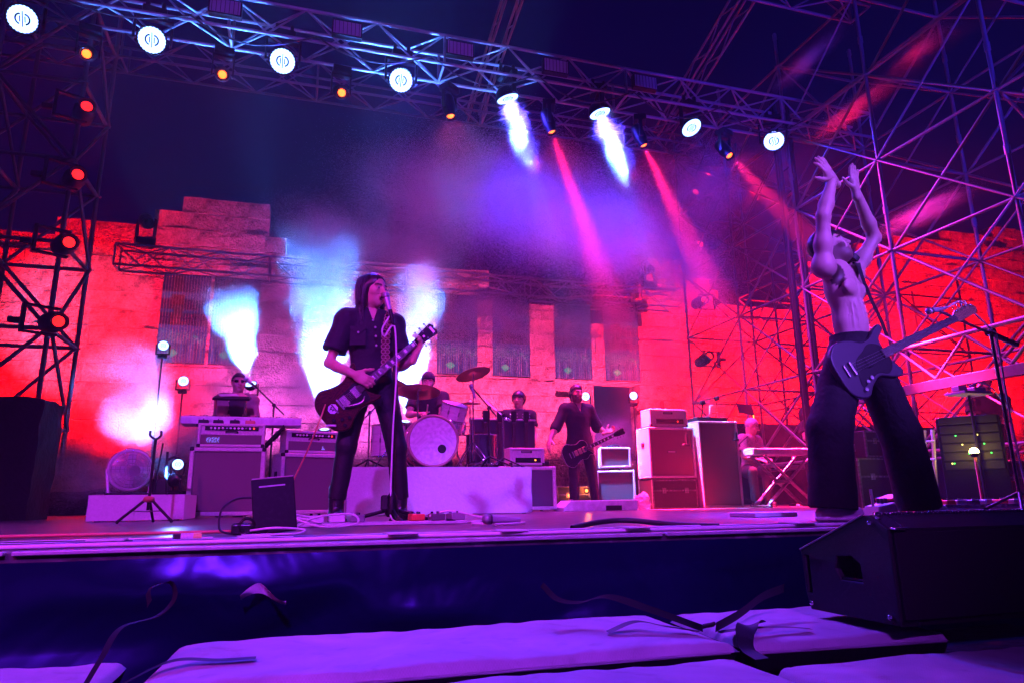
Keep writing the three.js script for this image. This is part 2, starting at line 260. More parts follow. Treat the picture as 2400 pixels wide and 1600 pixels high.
// ancient masonry wall behind the stage, course by course
{
  const wall = thing('masonry_wall', 'ruined ancient stone wall with stepped broken top behind the stage', 'wall', [0, 0, -17]);
  const top = [[-14, 7.4], [-6.8, 7.84], [-4.93, 8.1], [-4.92, 8.29], [-3.78, 8.2], [-3.72, 8.52], [-3.36, 8.74], [-3.18, 8.87], [-1.27, 9.03], [-1.24, 8.12], [-0.76, 7.99], [-0.22, 7.7], [1.95, 7.73], [3.93, 7.92], [4.41, 7.59], [4.46, 6.75], [9.05, 6.85], [9.12, 8.41], [10.46, 8.53], [11.3, 7.91], [12.14, 7.29], [14.35, 7.46], [15.08, 9.1], [17.81, 9.9], [25, 11.2], [30, 11.4]];
  const topAt = (x) => { for (let i = 1; i < top.length; i++) if (x <= top[i][0]) { const [a, b] = [top[i - 1], top[i]], t = (x - a[0]) / (b[0] - a[0]); return a[1] + t * (b[1] - a[1]); } return 11; };
  const stone = M([0.40, 0.35, 0.29], { roughness: 0.93, map: rep(T.stone, 0.45), bumpMap: rep(T.stoneBump, 0.45), bumpScale: 0.05 });
  const stone2 = M([0.36, 0.31, 0.26], { roughness: 0.95, map: rep(T.stone, 0.38), bumpMap: rep(T.stoneBump, 0.5), bumpScale: 0.06 });
  const r = rng(5), H = 0.42, widths = [0.5, 1.1, 1.5, 2.0, 2.5];
  const variants = [];
  for (const w of widths) for (let k = 0; k < 3; k++) {
    const g = new THREE.BoxGeometry(w - 0.003, H - 0.014, 0.5, 4, 2, 1), p = g.attributes.position, s = variants.length * 7.3;
    for (let i = 0; i < p.count; i++) { const x = p.getX(i), y = p.getY(i), z = p.getZ(i); p.setXYZ(i, x + 0.018 * noise3(x * 5 + s, y * 5, z * 3), y + 0.020 * noise3(x * 2.4, y * 5 + s, z), z + (z > 0 ? 0.05 * noise3(x * 3 + s, y * 6, 2) : 0)); }
    g.computeVertexNormals(); variants.push(metric(g));
  }
  const inDoor = (x, y) => (x > 7.6 && x < 8.05 && y < 6.75) || (x > 7.9 && x < 8.85 && y < 4.5) || (x > -1.1 && x < -0.5 && y > 4.6 && y < 5.5);
  const blocks = [];
  for (let y = H / 2, row = 0; y < 11.4; y += H, row++) for (let x = -14 - r() * 0.8; x < 30;) {
    let k = 1 + Math.floor(r() * 4); while (k > 0 && (Math.min(topAt(x + widths[k]), topAt(x + widths[k] * 0.5), topAt(x + 0.05)) < y + H * 0.4)) k--;
    const w = widths[k], cx = x + w / 2;
    const t = topAt(cx);
    if (y + H * 0.45 < t + 0.12 * (r() - 0.5) && !inDoor(cx, y) && !(y > t - 0.5 && k === 0 && r() < 0.25)) blocks.push({ k: k * 3 + Math.floor(r() * 3), cx, y, z: -0.25 + (r() - 0.5) * 0.05 + (y > t - 1.2 ? (r() - 0.5) * 0.08 : 0), m: r() < 0.12 ? stone2 : stone, tilt: (r() - 0.5) * 0.012 });
    x += w;
  }
  const shows = (b) => b.y > 2.2 ? Math.hypot(b.cx + 1.5, (b.y - 6.5) * 1.2) * (b.cx > -8 && b.cx < 17 ? 1 : 9) : 99;
  blocks.sort((a, b) => shows(a) - shows(b));
  const rest = [];
  blocks.forEach((b, i) => { if (i < 290) part('stone_block', variants[b.k], b.m, wall, [b.cx, b.y, b.z], [0, 0, b.tilt]); else rest.push(moved(variants[b.k], b.cx, b.y, b.z, 0, 0, b.tilt)); });
  tag(part('stone_courses', mergeGeometries(rest), stone, wall), null, null, null, 'stuff');
  part('wall_core', metric(new THREE.BoxGeometry(18.2, 6.6, 0.4)), stone2, wall, [-1.5, 3.3, -0.42]);        // rubble core seen through lost stones
  part('wall_core', metric(new THREE.BoxGeometry(21, 6.8, 0.4)), stone2, wall, [19.4, 3.4, -0.42]);
  part('wall_core', metric(new THREE.BoxGeometry(2.5, 1.2, 0.4)), stone2, wall, [-2.5, 7.9, -0.42]);
}
// black masking cloth along the back of the stage and the covered stack at the left tower
{
  const drape = (name, x0, x1, y1, z, label) => solo(name, sheet(90, 20, (u, v) => { const x = x0 + (x1 - x0) * u; return [x, STAGE - 0.3 + v * (y1 - STAGE + 0.3), z + 0.05 * Math.sin(x * 9 + 2 * noise3(x, v, 1)) * (0.4 + 0.6 * (1 - v)) + 0.06 * fbm(x, v * 2, 4), x, v * 2]; }), MAT.blackCloth, label, 'drape');
  drape('masking_drape', 8.3, 16, 3.18, -13.6, 'low black masking cloth behind the keyboards at stage right');
  drape('masking_drape', -8, -1.5, 1.75, -13.9, 'low black masking cloth behind the small white riser');
}
// ---------- trusses ----------
const trussAlu = M([0.30, 0.30, 0.32], { metalness: 0.35, roughness: 0.4, map: T.mottle });
function truss(name, label, x0, x1, y, z, size, bay, o = {}) {
  const t = thing(name, label, 'truss', [0, y, z], 0, o.group), h = size / 2, m = o.m ?? trussAlu, R = o.r ?? 0.025;
  for (const sy of [-h, h]) for (const sz of [-h, h]) rod('chord', [x0, sy, sz], [x1, sy, sz], R, m, t);
  const n = Math.round((x1 - x0) / bay), b = (x1 - x0) / n;
  for (let i = 0; i < n; i++) {
    const a = x0 + i * b, c = a + b, f = i % 2;
    rod('brace', [a, f ? -h : h, h], [c, f ? h : -h, h], R * 0.55, m, t);
    rod('brace', [a, f ? h : -h, -h], [c, f ? -h : h, -h], R * 0.55, m, t);
    rod('brace', [a, -h, f ? h : -h], [c, -h, f ? -h : h], R * 0.55, m, t);
    if (!o.open) rod('brace', [a, h, f ? -h : h], [c, h, f ? h : -h], R * 0.55, m, t);
  }
  for (let i = 0; i <= n; i += o.joint ?? 6) { for (const sz of [-h, h]) rod('upright', [x0 + i * b, -h, sz], [x0 + i * b, h, sz], R * 0.8, m, t); rod('spreader', [x0 + i * b, -h, -h], [x0 + i * b, -h, h], R * 0.8, m, t); }
  return t;
}
const frontTruss = truss('lighting_truss', 'long aluminium lighting truss carrying the bright blue lamps overhead', -7.2, 9.6, 8.02, -9.0, 0.48, 0.5, { r: 0.025 });
truss('roof_truss', 'dim roof truss running behind the lamp truss at the upper left', -6.6, 8.0, 9.25, -12.0, 0.5, 0.55, { m: MAT.galv });
truss('screen_truss', 'thin aluminium truss from which the see-through screen strips hang', -3.35, 7.75, 5.8, -13.0, 0.38, 0.42, { r: 0.022 });
truss('roof_truss', 'highest dim roof truss seen above the lamp truss', -6, 8.4, 9.4, -7.6, 0.4, 0.6, { m: MAT.galv, open: true });
function spar(a, b, label) {       // a roof spar running away from the viewer
  const t = thing('roof_spar', label, 'truss', a, 0, 'roof spars'), d = V(...b).sub(V(...a)), h = 0.14;
  for (const sx of [-h, h]) for (const sy of [-h, h]) rod('chord', [sx, sy, 0], [d.x + sx, d.y + sy, d.z], 0.025, MAT.galv, t);
  const n = 14; for (let i = 0; i < n; i++) for (const sx of [-h, h]) { const f = (k) => d.clone().multiplyScalar(k / n), p = f(i), q = f(i + 1), s = i % 2 ? h : -h; rod('brace', [p.x + sx, p.y - s, p.z], [q.x + sx, q.y + s, q.z], 0.014, MAT.galv, t); }
}
spar([3.0, 10.3, -7.2], [3.2, 9.7, -13.2], 'roof spar catching red light at the top centre');
spar([6.3, 10.2, -4.5], [7.4, 9.5, -12.5], 'dim roof spar above the right end of the lamp truss');
// ---------- scaffolding ----------
function scaffold(name, label, xs, zs, ys, o = {}) {
  const t = thing(name, label, 'scaffold'), r = o.r ?? 0.03, m = o.m ?? MAT.galv, rosette = cyl(0.062, 0.062, 0.014, 8), sleeve = cyl(r * 1.35, r * 1.35, 0.12, 8), top = ys[ys.length - 1] + 0.7;
  for (const x of xs) for (const z of zs) {
    rod('standard', [x, ys[0] - 0.6, z], [x, top, z], r, m, t);
    for (const y of ys) { part('rosette', rosette, m, t, [x, y, z]); if (o.sleeves) part('coupler', sleeve, m, t, [x, y + 0.62, z]); }
  }
  for (const [iy, y] of ys.entries()) {
    for (const [ix, x] of xs.entries()) for (let i = 0; i + 1 < zs.length; i++) {
      rod('ledger', [x, y, zs[i]], [x, y, zs[i + 1]], r * 0.85, m, t);
      if (iy + 1 < ys.length) { const f = (i + iy + ix) % 2; rod('brace', [x + 0.03, f ? y : ys[iy + 1], zs[i]], [x + 0.03, f ? ys[iy + 1] : y, zs[i + 1]], r * 0.8, m, t); if (o.dense) rod('brace', [x - 0.03, f ? ys[iy + 1] : y, zs[i]], [x - 0.03, f ? y : ys[iy + 1], zs[i + 1]], r * 0.6, m, t); }
    }
    for (const z of zs) for (let i = 0; i + 1 < xs.length; i++) {
      rod('transom', [xs[i], y, z], [xs[i + 1], y, z], r * 0.85, m, t);
      if (iy + 1 < ys.length && (o.cross || zs.indexOf(z) % 2 === 0)) { const f = (i + iy) % 2; rod('brace', [xs[i], f ? y : ys[iy + 1], z + 0.03], [xs[i + 1], f ? ys[iy + 1] : y, z + 0.03], r * 0.8, m, t); }
    }
  }
  return t;
}
const lifts = [2.06, 3.49, 4.93, 6.36, 7.80, 9.2];
scaffold('scaffold_wall', 'tall open tube scaffold forming the right side of the stage', [8.0, 9.7], [-1.75, -3.6, -5.46, -7.31, -9.16, -11.0, -12.86], lifts, { sleeves: true, dense: true, r: 0.027 });
scaffold('scaffold_tower', 'scaffold tower with red lamps at the left edge of the stage', [-5.2, -4.15, -3.12], [-9.55, -10.7], [2.5, 3.65, 4.8, 5.95, 7.1, 8.3], { cross: true, r: 0.032 });
scaffold('scaffold_return', 'far scaffold standing against the red wall right of the stage', [11.2, 13.2, 15.2, 17.4], [-13.9, -15.4], [2.0, 3.6, 5.2, 6.8], { cross: true, r: 0.03 });
// mast of the lamp truss
{
  const t = thing('truss_mast', 'black mast of three tubes carrying the right end of the lamp truss', 'mast', [7.95, STAGE, -9.2]);
  for (const [x, z] of [[-0.12, 0], [0.12, 0.05], [0, -0.2]]) rod('tube', [x, 0, z], [x, 7.2, z], 0.045, MAT.black, t, fatTube);
  for (let y = 0.3; y < 7; y += 0.45) rod('rung', [-0.12, y, 0], [0.12, y + 0.2, 0.05], 0.016, MAT.black, t);
  part('base_plate', box(0.7, 0.04, 0.7), MAT.black, t, [0, 0.02, -0.05]);
}
// platform edge and its truss at the right, in front of the scaffold
{
  const t = thing('side_platform', 'pale steel platform edge on lattice at the right of the stage', 'platform', [7.75, 2.8, 0]);
  part('edge_beam', box(0.09, 0.13, 6.2), M([0.10, 0.10, 0.11], { metalness: 0.3, roughness: 0.5, map: T.mottle }), t, [0, 0.06, -5.2]);
  rod('chord', [0, 0.62, -2.1], [0, 0.62, -8.3], 0.03, MAT.galv, t);
  for (let i = 0; i < 12; i++) { const z = -2.2 - i * 0.5, f = i % 2; rod('brace', [0, f ? 0.14 : 0.6, z], [0, f ? 0.6 : 0.14, z - 0.5], 0.02, MAT.galv, t); }
}
// slack cables across the gap in the wall
[[7.05, 7.25], [6.75, 6.95], [6.4, 6.55]].forEach(([a, b], i) => solo('slack_cable', hose([[4.3, a + 0.1, -16.2], [5.8, a - 0.12, -16.1], [7.4, b - 0.15, -16], [9.4, b - 0.2, -16]], 0.016), MAT.galv, ['highest', 'middle', 'lowest'][i] + ' of three cables crossing the gap in the wall', 'cable'));

// cables draped along the lamp truss
{ const r = rng(61); for (let i = 0; i < 9; i++) { const x = -6.6 + i * 1.62, sag = 0.12 + 0.2 * r(), z = -8.72 + 0.08 * r(); solo('truss_cable', hose([[x, 7.80, z], [x + 0.35, 7.74 - sag * 0.7, z + 0.03], [x + 0.8, 7.72 - sag, z + 0.04], [x + 1.2, 7.74 - sag * 0.6, z + 0.02], [x + 1.6, 7.80, z]], 0.012, 36, 6), MAT.blackCable, ['first', 'second', 'third', 'fourth', 'fifth', 'sixth', 'seventh', 'eighth', 'ninth'][i] + ' black cable loop from the left under the lamp truss', 'cable', null, null, 'cable loops on the lamp truss'); } }
// ---------- lamps ----------
function aim(from, to) { return Q().setFromUnitVectors(V(0, 0, 1), V(...to).sub(V(...from)).normalize()); }
function spot(name, from, to, color, cd, angle, o = {}) {
  const l = new THREE.SpotLight(color, cd, 0, angle, o.penumbra ?? 0.35, 2); l.name = name; l.castShadow = true;
  l.position.set(...from); l.target.position.set(...to); l.shadow.radius = o.radius ?? 4; scene.add(l, l.target); return l;
}
const along = (from, to, d) => { const A = V(...from), D = V(...to).sub(A).normalize(); return A.addScaledVector(D, d).toArray(); };
const lampHousing = MP([0.006, 0.006, 0.007], { roughness: 0.45, specularIntensity: 0.5, map: rep(T.scuff, 3) });
// LED wash: yoke, base, round head, scalloped shining face with a dark mark in its middle
const washFace = once('washFace', () => { const s = new THREE.Shape(), n = 24; for (let i = 0; i <= n * 6; i++) { const a = i / (n * 6) * 2 * Math.PI, r = 0.158 + 0.008 * Math.abs(Math.sin(a * n / 2)); s[i ? 'lineTo' : 'moveTo'](r * Math.cos(a), r * Math.sin(a)); } return new THREE.ExtrudeGeometry(s, { depth: 0.012, bevelEnabled: false }); });
const washMark = once('washMark', () => {
  const list = [];
  for (const s of [-1, 1]) { const arc = new THREE.Shape(); arc.absarc(s * 0.012, 0, 0.075, s > 0 ? -1.25 : Math.PI - 1.25, s > 0 ? 1.25 : Math.PI + 1.25, false); arc.absarc(s * 0.012, 0, 0.055, s > 0 ? 1.25 : Math.PI + 1.25, s > 0 ? -1.25 : Math.PI - 1.25, true); list.push(new THREE.ExtrudeGeometry(arc, { depth: 0.003, bevelEnabled: false, curveSegments: 10 }));
    list.push(new THREE.BoxGeometry(0.013, 0.075, 0.003).translate(s * 0.028, 0, 0.0015), new THREE.BoxGeometry(0.014, 0.02, 0.003).translate(s * 0.03, 0.058, 0.0015)); }
  list.push(new THREE.BoxGeometry(0.012, 0.19, 0.003).translate(0, 0, 0.0016));
  return merge(list);
});
const washGlow = glow(1.1, 1.9, 5), washHead = lathe([[0, -0.16], [0.10, -0.155], [0.15, -0.11], [0.185, -0.02], [0.19, 0.03], [0.176, 0.035], [0.17, 0.005], [0, 0.005]], 28).rotateX(Math.PI / 2);
function washLamp(p, to, cd, angle, label, o = {}) {
  const t = thing('wash_lamp', label, 'stage lamp', p, 0, o.group ?? 'blue wash lamps on the lamp truss');
  const q = aim(p, to), yaw = Math.atan2(to[0] - p[0], to[2] - p[2]), s = o.scale ?? 1; t.scale.setScalar(s);
  const head = part('head', washHead, lampHousing, t); head.quaternion.copy(q);
  part('face', washFace, o.glow ?? washGlow, head, [0, 0, 0.012]); part('face_mark', washMark, lampHousing, head, [0, 0, 0.0245]);
  const yoke = part('yoke', merge([moved(box(0.03, 0.34, 0.07), -0.225, 0.13, 0), moved(box(0.03, 0.34, 0.07), 0.225, 0.13, 0), moved(box(0.48, 0.04, 0.09), 0, 0.31, 0)]), lampHousing, t); yoke.rotation.y = yaw; if (o.floor) yoke.rotation.x = Math.PI;
  const base = part('base', box(0.30, 0.11, 0.24, 0.02), lampHousing, t, [0, o.floor ? -0.39 : 0.39, 0]); base.rotation.y = yaw;
  if (!o.floor) for (const k of [-0.1, 0.1]) part('clamp', box(0.05, 0.16, 0.05), lampHousing, t, [k, 0.5, 0]);
  if (cd) spot('wash_lamp_light', along(p, to, 0.045 * s), to, o.color ?? BLUE, cd, angle, { radius: 6 * s, penumbra: o.penumbra ?? 0.4 });
  if (o.spill) spot('wash_lamp_spill', along(p, to, 0.06 * s), to, BLUE, o.spill, 1.1, { radius: 6 * s, penumbra: 1 });
  return t;
}
// profile spot: long head with a small lens
const lensRed = glow(6, 0.55, 0.05), lensRedDim = glow(3.2, 0.03, 0.03);
const spotHead = once('spotHead', () => lathe([[0, -0.3], [0.09, -0.3], [0.12, -0.24], [0.13, 0.02], [0.10, 0.10], [0.105, 0.2], [0.092, 0.2], [0.086, 0.16], [0, 0.16]], 22).rotateX(Math.PI / 2));
const spotLens = once('spotLens', () => new THREE.SphereGeometry(0.086, 18, 8, 0, 2 * Math.PI, 0, 0.9).rotateX(Math.PI / 2).translate(0, 0, 0.105));
function profileLamp(name, p, to, color, cd, angle, label, group, o = {}) {
  const t = thing(name, label, 'stage lamp', p, 0, group), yaw = Math.atan2(to[0] - p[0], to[2] - p[2]), q = aim(p, to), s = o.scale ?? 1; t.scale.setScalar(s);
  const head = part('head', spotHead, lampHousing, t); head.quaternion.copy(q); part('lens', spotLens, o.glow ?? lensRed, head);
  const yoke = part('yoke', merge([moved(box(0.025, 0.36, 0.07), -0.165, 0.14, 0), moved(box(0.025, 0.36, 0.07), 0.165, 0.14, 0), moved(box(0.36, 0.04, 0.09), 0, 0.33, 0)]), lampHousing, t); yoke.rotation.y = yaw; if (o.turn) yoke.rotation.z = o.turn;
  if (o.stand) yoke.rotation.x = Math.PI;
  if (!o.turn) part('base', box(0.32, 0.13, 0.25, 0.02), lampHousing, t, [0, o.stand ? -0.41 : 0.41, 0], [0, yaw, 0]);
  else part('clamp', box(0.14, 0.07, 0.07, 0.01), lampHousing, t, [o.turn > 0 ? -0.42 : 0.42, 0, 0]);
  if (cd) spot(name + '_light', along(p, to, 0.23 * s), to, color, cd, angle, { radius: o.radius ?? 2.2, penumbra: o.penumbra ?? 0.3 });
  if (o.spill) spot(name + '_spill', along(p, to, 0.25 * s), to, color, o.spill, 0.9, { radius: 3, penumbra: 1 });
  return t;
}
const ord = ['first', 'second', 'third', 'fourth', 'fifth', 'sixth', 'seventh', 'eighth'];
[[-3.72, [-1.6, 0.6, 1], 60, 0.20], [-2.23, [-0.6, 0.6, 0.5], 60, 0.20], [-0.57, [0.3, 0.5, 0.0], 60, 0.20], [1.09, [1.5, 0.5, -0.5], 140, 0.2],
  [2.73, [4.75, STAGE, -9.4], 9500, 0.10], [4.28, [6.0, STAGE, -8.6], 9500, 0.10], [5.95, [6.9, 2, -6.0], 2600, 0.11], [7.59, [4.4, STAGE, -4.6], 700, 0.2]]
  .forEach(([x, to, cd, a], i) => washLamp([x, 7.55, -9.0], to, cd, a, ord[i] + ' blue-white wash lamp from the left on the lamp truss' + (i === 4 ? ', throwing a white beam' : i === 5 ? ', throwing the right white beam' : ''), i === 4 || i === 5 ? { color: lin(0.10, 0.26, 1), spill: 190 } : { spill: i < 3 ? 14 : i === 3 ? 90 : 90 }));
[[-2.95, [-1.0, 1, 0], 60, 0.10], [-1.33, [0.2, 1, 0], 60, 0.1], [0.24, [1.4, 1, 0], 60, 0.1], [1.82, [2.6, STAGE, -8.0], 40, 0.1],
  [3.41, [5.0, STAGE, -8.5], 24000, 0.12], [4.99, [6.9, STAGE, -8.2], 22000, 0.13], [6.58, [7.9, STAGE, -5.6], 12000, 0.12]]
  .forEach(([x, to, cd, a], i) => profileLamp('profile_lamp', [x, 7.2, -9.0], to, lin(1, 0.012, 0.14), cd, a, ord[i] + ' red profile lamp from the left between the wash lamps', 'red profile lamps on the lamp truss', { scale: 0.8, spill: i > 2 ? 150 : 0, penumbra: 0.9 }));
// red lamps on the left tower and on the right scaffold
[[6.57, 0], [5.61, 1], [4.7, 2], [3.69, 3]].forEach(([y, i]) => profileLamp('tower_lamp', [-3.0, y, -9.35], [1.5 + i * 0.8, y - 0.6 - i * 0.4, 1.5], RED, 50, 0.11, ['topmost', 'second highest', 'third highest', 'lowest'][i] + ' red lamp clamped to the left scaffold tower', 'red lamps on the left tower', { turn: Math.PI / 2, glow: lensRedDim }));
[[8.14, [7.64, 8.82, -7], 2200], [6.91, [8.14, 7.72, -6], 2200], [5.65, [7.2, 5.2, 0], 60], [4.39, [8.2, 5.52, -6], 2200]].forEach(([y, to, cd], i) => profileLamp('side_lamp', [8.12, y, -12.45], to, RED, cd, 0.05, ['topmost', 'second highest', 'third highest', 'lowest'][i] + ' red lamp clamped to the far end of the right scaffold', 'red lamps on the right scaffold', { turn: -Math.PI / 2, glow: lensRedDim }));
// blue-white lamps on short stands behind the band
function standLamp(p, to, cd, angle, label, o = {}) {
  washLamp(p, to, cd, angle, label, { floor: true, scale: o.scale ?? 0.42, group: 'floor lamps behind the band', color: o.color ?? lin(0.05, 0.2, 1), penumbra: 0.3 });
  const s = o.scale ?? 0.42, st = thing('lamp_stand', 'black pipe stand under the ' + label, 'stand', [p[0], STAGE, p[2]], 0, 'lamp stands');
  rod('pole', [0, 0, 0], [0, p[1] - STAGE - 0.45 * s, 0], 0.012, MAT.black, st, fatTube); part('base', cyl(0.22, 0.24, 0.03, 24), MAT.black, st, [0, 0.015, 0]);
}
standLamp([-2.08, 3.81, -11], [-0.5, 3.6, -2], 30, 0.15, 'small high lamp left of the keyboard player');
standLamp([-1.76, 3.29, -11], [-1.2, 3.0, -2], 30, 0.15, 'lamp left of the keyboard player');
standLamp([-0.82, 3.27, -11], [-1.107, 4.35, -10.2], 1900, 0.34, 'lamp beside the head of the keyboard player', { scale: 0.5 });
standLamp([0.30, 2.6, -11], [0.157, 4.99, -10], 3600, 0.34, 'hidden lamp left behind the singer');
standLamp([1.55, 2.75, -11], [1.555, 4.905, -10], 3200, 0.31, 'hidden lamp right behind the singer');
standLamp([4.70, 3.26, -11], [4.0, 3.0, -2], 40, 0.15, 'lamp beside the head of the right guitarist');
standLamp([5.63, 3.30, -11], [4.6, 3.0, -2], 40, 0.15, 'lamp between the right guitarist and the tall amplifier');
// floods lying at the foot of the wall
function flood(p, to, color, g, cd, angle, label) {
  const t = thing('wall_flood', label, 'flood lamp', p, 0, 'floods at the foot of the wall'), q = aim(p, to);
  const head = part('housing', box(0.5, 0.34, 0.16, 0.02), lampHousing, t); head.quaternion.copy(q);
  part('face', box(0.44, 0.28, 0.01, 0.003), g, head, [0, 0, 0.084]);
  part('bracket', merge([moved(box(0.02, 0.3, 0.05), -0.27, -0.12, 0), moved(box(0.02, 0.3, 0.05), 0.27, -0.12, 0), moved(box(0.56, 0.02, 0.12), 0, -0.27, 0)]), lampHousing, t);
  spot('wall_flood_light', along(p, to, 0.12), to, color, cd, angle, { radius: 8, penumbra: 0.7 });
}
const gRed = glow(3, 0.01, 0.01), gPink = glow(3, 0.3, 1.2);
[[-5.6, 0], [-3.5, 0], [9.6, 1], [11.8, 1], [14.2, 1], [17, 1], [20.5, 1]].forEach(([x, far], i) => flood([x, STAGE + 0.3, far ? -14.0 : -14.4], [x + (x < 0 ? -0.3 : 0.3), far ? 5.4 : 4.6, -17], RED, gRed, far ? 1500 : 600, far ? 0.72 : 0.62, ord[i] + ' red flood from the left lying at the foot of the wall'));
[[-1.0, 0], [1.4, 0], [3.6, 0], [5.8, 0], [7.8, 0]].forEach(([x], i) => flood([x, STAGE + 0.3, -14.4], [x, 4.6, -17], i < 2 ? lin(0.62, 0.08, 0.85) : lin(1, 0.05, 0.32), gPink, 300, 0.62, ord[i] + ' pink flood from the left lying at the foot of the wall'));
// lamps of the front tower behind the photographer
for (const [n, p, to, c, cd, a] of FRONT_LAMPS) {
  const t = thing('front_lamp', n + ' coloured follow lamp on the tower behind the audience', 'stage lamp', p, 0, 'front lamps'), head = part('head', spotHead, lampHousing, t); head.quaternion.copy(aim(p, to)); head.scale.setScalar(1.8);
  part('lens', spotLens, new THREE.MeshStandardMaterial({ color: 0, emissive: c, emissiveIntensity: 4 }), head);
  rod('pole', [0, -p[1], -0.5], [0, -0.2, -0.5], 0.05, MAT.black, t, fatTube);
  spot('front_lamp_light', along(p, to, 0.45), to, c, cd, a, { radius: 8, penumbra: 0.4 });
}
// ---------- smoke: clouds of very fine specks that scatter the lamp light; puffs are turned and scaled copies of three wisps ----------
const smokeMat = new THREE.MeshPhysicalMaterial({ color: lin(0.9, 0.9, 0.9), roughness: 1, transmission: 0.5, thickness: 0, side: THREE.DoubleSide, specularIntensity: 0 });
const wisps = [1, 2, 3].map((seed) => {
  const r = rng(seed * 101), n = 60000, pos = new Float32Array(n * 9), nor = new Float32Array(n * 9), gs = () => { let s = 0; for (let i = 0; i < 4; i++) s += r(); return (s - 2) * 0.86; };
  for (let k = 0; k < n;) {
    const x = gs(), y = gs(), z = gs(), w = fbm(x * 1.5 + seed * 9, y * 1.5, z * 1.5, 4);
    if (w + 0.20 < 0.36 * r()) continue;
    const a = V(r() - 0.5, r() - 0.5, r() - 0.5).normalize(), b = V(r() - 0.5, r() - 0.5, r() - 0.5).cross(a).normalize(), c = a.clone().cross(b), s = 0.0030 * (0.7 + 0.6 * r());
    for (let j = 0; j < 3; j++) { const co = s * Math.cos(j * 2.0944), si = s * Math.sin(j * 2.0944), q = k * 9 + j * 3; pos[q] = x + a.x * co + b.x * si; pos[q + 1] = y + a.y * co + b.y * si; pos[q + 2] = z + a.z * co + b.z * si; nor[q] = c.x; nor[q + 1] = c.y; nor[q + 2] = c.z; }
    k++;
  }
  const g = new THREE.BufferGeometry(); g.setAttribute('position', new THREE.BufferAttribute(pos, 3)); g.setAttribute('normal', new THREE.BufferAttribute(nor, 3)); return g;
});
// puffs: [x, y, z, rx, ry, rz, copies]; each copy sits inside the puff with about two thirds of its size
function smoke(name, label, seed, puffs, share = 0.66) {
  const r = rng(seed), total = puffs.reduce((s, p) => s + p[6], 0), o = new THREE.InstancedMesh(wisps[seed % 3], smokeMat, total), m = new THREE.Matrix4(); let k = 0;
  for (const p of puffs) for (let i = 0; i < p[6]; i++) {
    const a = r() * 6.283, u = r() * 2 - 1, w = Math.sqrt(1 - u * u), d = (1 - share) * 1.25 * Math.cbrt(r());
    const turn = new THREE.Euler((r() - 0.5) * 0.9, r() * 6.283, (r() - 0.5) * 0.9);
    m.compose(V(p[0] + p[3] * d * w * Math.cos(a), p[1] + p[4] * d * u, p[2] + p[5] * d * w * Math.sin(a)), Q(), V(p[3] * share, p[4] * share, p[5] * share)).multiply(new THREE.Matrix4().makeRotationFromEuler(turn)); o.setMatrixAt(k++, m);
  }
  o.name = numbered(name); o.castShadow = o.receiveShadow = true; scene.add(o); return tag(o, label, 'smoke', null, 'stuff');
}
smoke('smoke_billow', 'dazzling white smoke billow over the small riser at the left', 21, [[-2.2, 2.6, -10, 0.42, 0.42, 0.4, 5], [-1.92, 2.66, -10, 0.36, 0.40, 0.4, 4], [-2.06, 2.34, -10, 0.32, 0.32, 0.4, 3]]);
smoke('smoke_column', 'glowing smoke column above the keyboard player', 22, [[-1.08, 4.15, -10.3, 0.42, 0.42, 0.36, 10], [-0.95, 3.7, -10.65, 0.34, 0.5, 0.34, 6], [-1.36, 3.1, -10.6, 0.42, 0.42, 0.4, 5]]);
smoke('smoke_column', 'tall glowing smoke column left behind the singer', 23, [[0.08, 5.1, -10.0, 0.54, 0.5, 0.42, 12], [0.14, 4.5, -10.2, 0.50, 0.55, 0.40, 11], [0.22, 3.75, -10.5, 0.44, 0.6, 0.40, 8], [-0.06, 3.2, -10.5, 0.55, 0.55, 0.4, 10]]);
smoke('smoke_column', 'glowing smoke column right behind the singer', 24, [[1.58, 4.85, -10.05, 0.38, 0.45, 0.36, 6], [1.56, 4.4, -10.2, 0.40, 0.5, 0.36, 7], [1.55, 3.75, -10.55, 0.36, 0.55, 0.34, 6], [1.5, 3.2, -10.8, 0.38, 0.45, 0.34, 5]]);
smoke('lamp_smoke', 'smoke drifting through the left white beam', 25, [[2.80, 7.38, -8.99, 0.20, 0.34, 0.20, 5], [2.92, 7.0, -8.97, 0.21, 0.42, 0.21, 6], [3.06, 6.6, -8.95, 0.20, 0.36, 0.20, 4]]);
smoke('lamp_smoke', 'smoke drifting through the right white beam', 26, [[4.36, 7.38, -8.98, 0.20, 0.34, 0.20, 5], [4.49, 7.0, -8.95, 0.21, 0.42, 0.21, 6], [4.64, 6.6, -8.92, 0.20, 0.36, 0.20, 4]]);
smoke('smoke_bank', 'broad purple smoke bank hanging above the drums', 27, [[0.3, 6.2, -11.9, 1.3, 0.8, 0.6, 6], [2.0, 6.9, -11.2, 1.6, 1.2, 0.7, 13], [3.5, 6.6, -10.5, 1.6, 1.3, 0.9, 14], [5.1, 6.3, -10.4, 1.5, 1.3, 0.9, 13], [1.6, 6.0, -12, 1.9, 0.6, 0.5, 7], [6.7, 5.8, -10.9, 1.3, 1.2, 0.8, 11], [7.2, 7.2, -10.4, 1.1, 1.0, 0.8, 6]], 0.72);
smoke('smoke_veil', 'thin violet smoke veil before the screen strips', 33, [[3.2, 4.9, -12.2, 1.7, 1.0, 0.5, 6], [5.6, 4.8, -12.2, 1.6, 1.0, 0.5, 6], [-0.6, 4.6, -12, 1.5, 1.1, 0.5, 6]], 0.72);
smoke('low_smoke', 'low pink smoke creeping along the floor at the left', 28, [[-2.7, 1.95, -10.2, 0.9, 0.5, 0.7, 5], [-1.6, 2.4, -10.4, 0.7, 0.6, 0.6, 4], [-2.4, 3.3, -11.5, 0.8, 0.9, 0.7, 5]]);
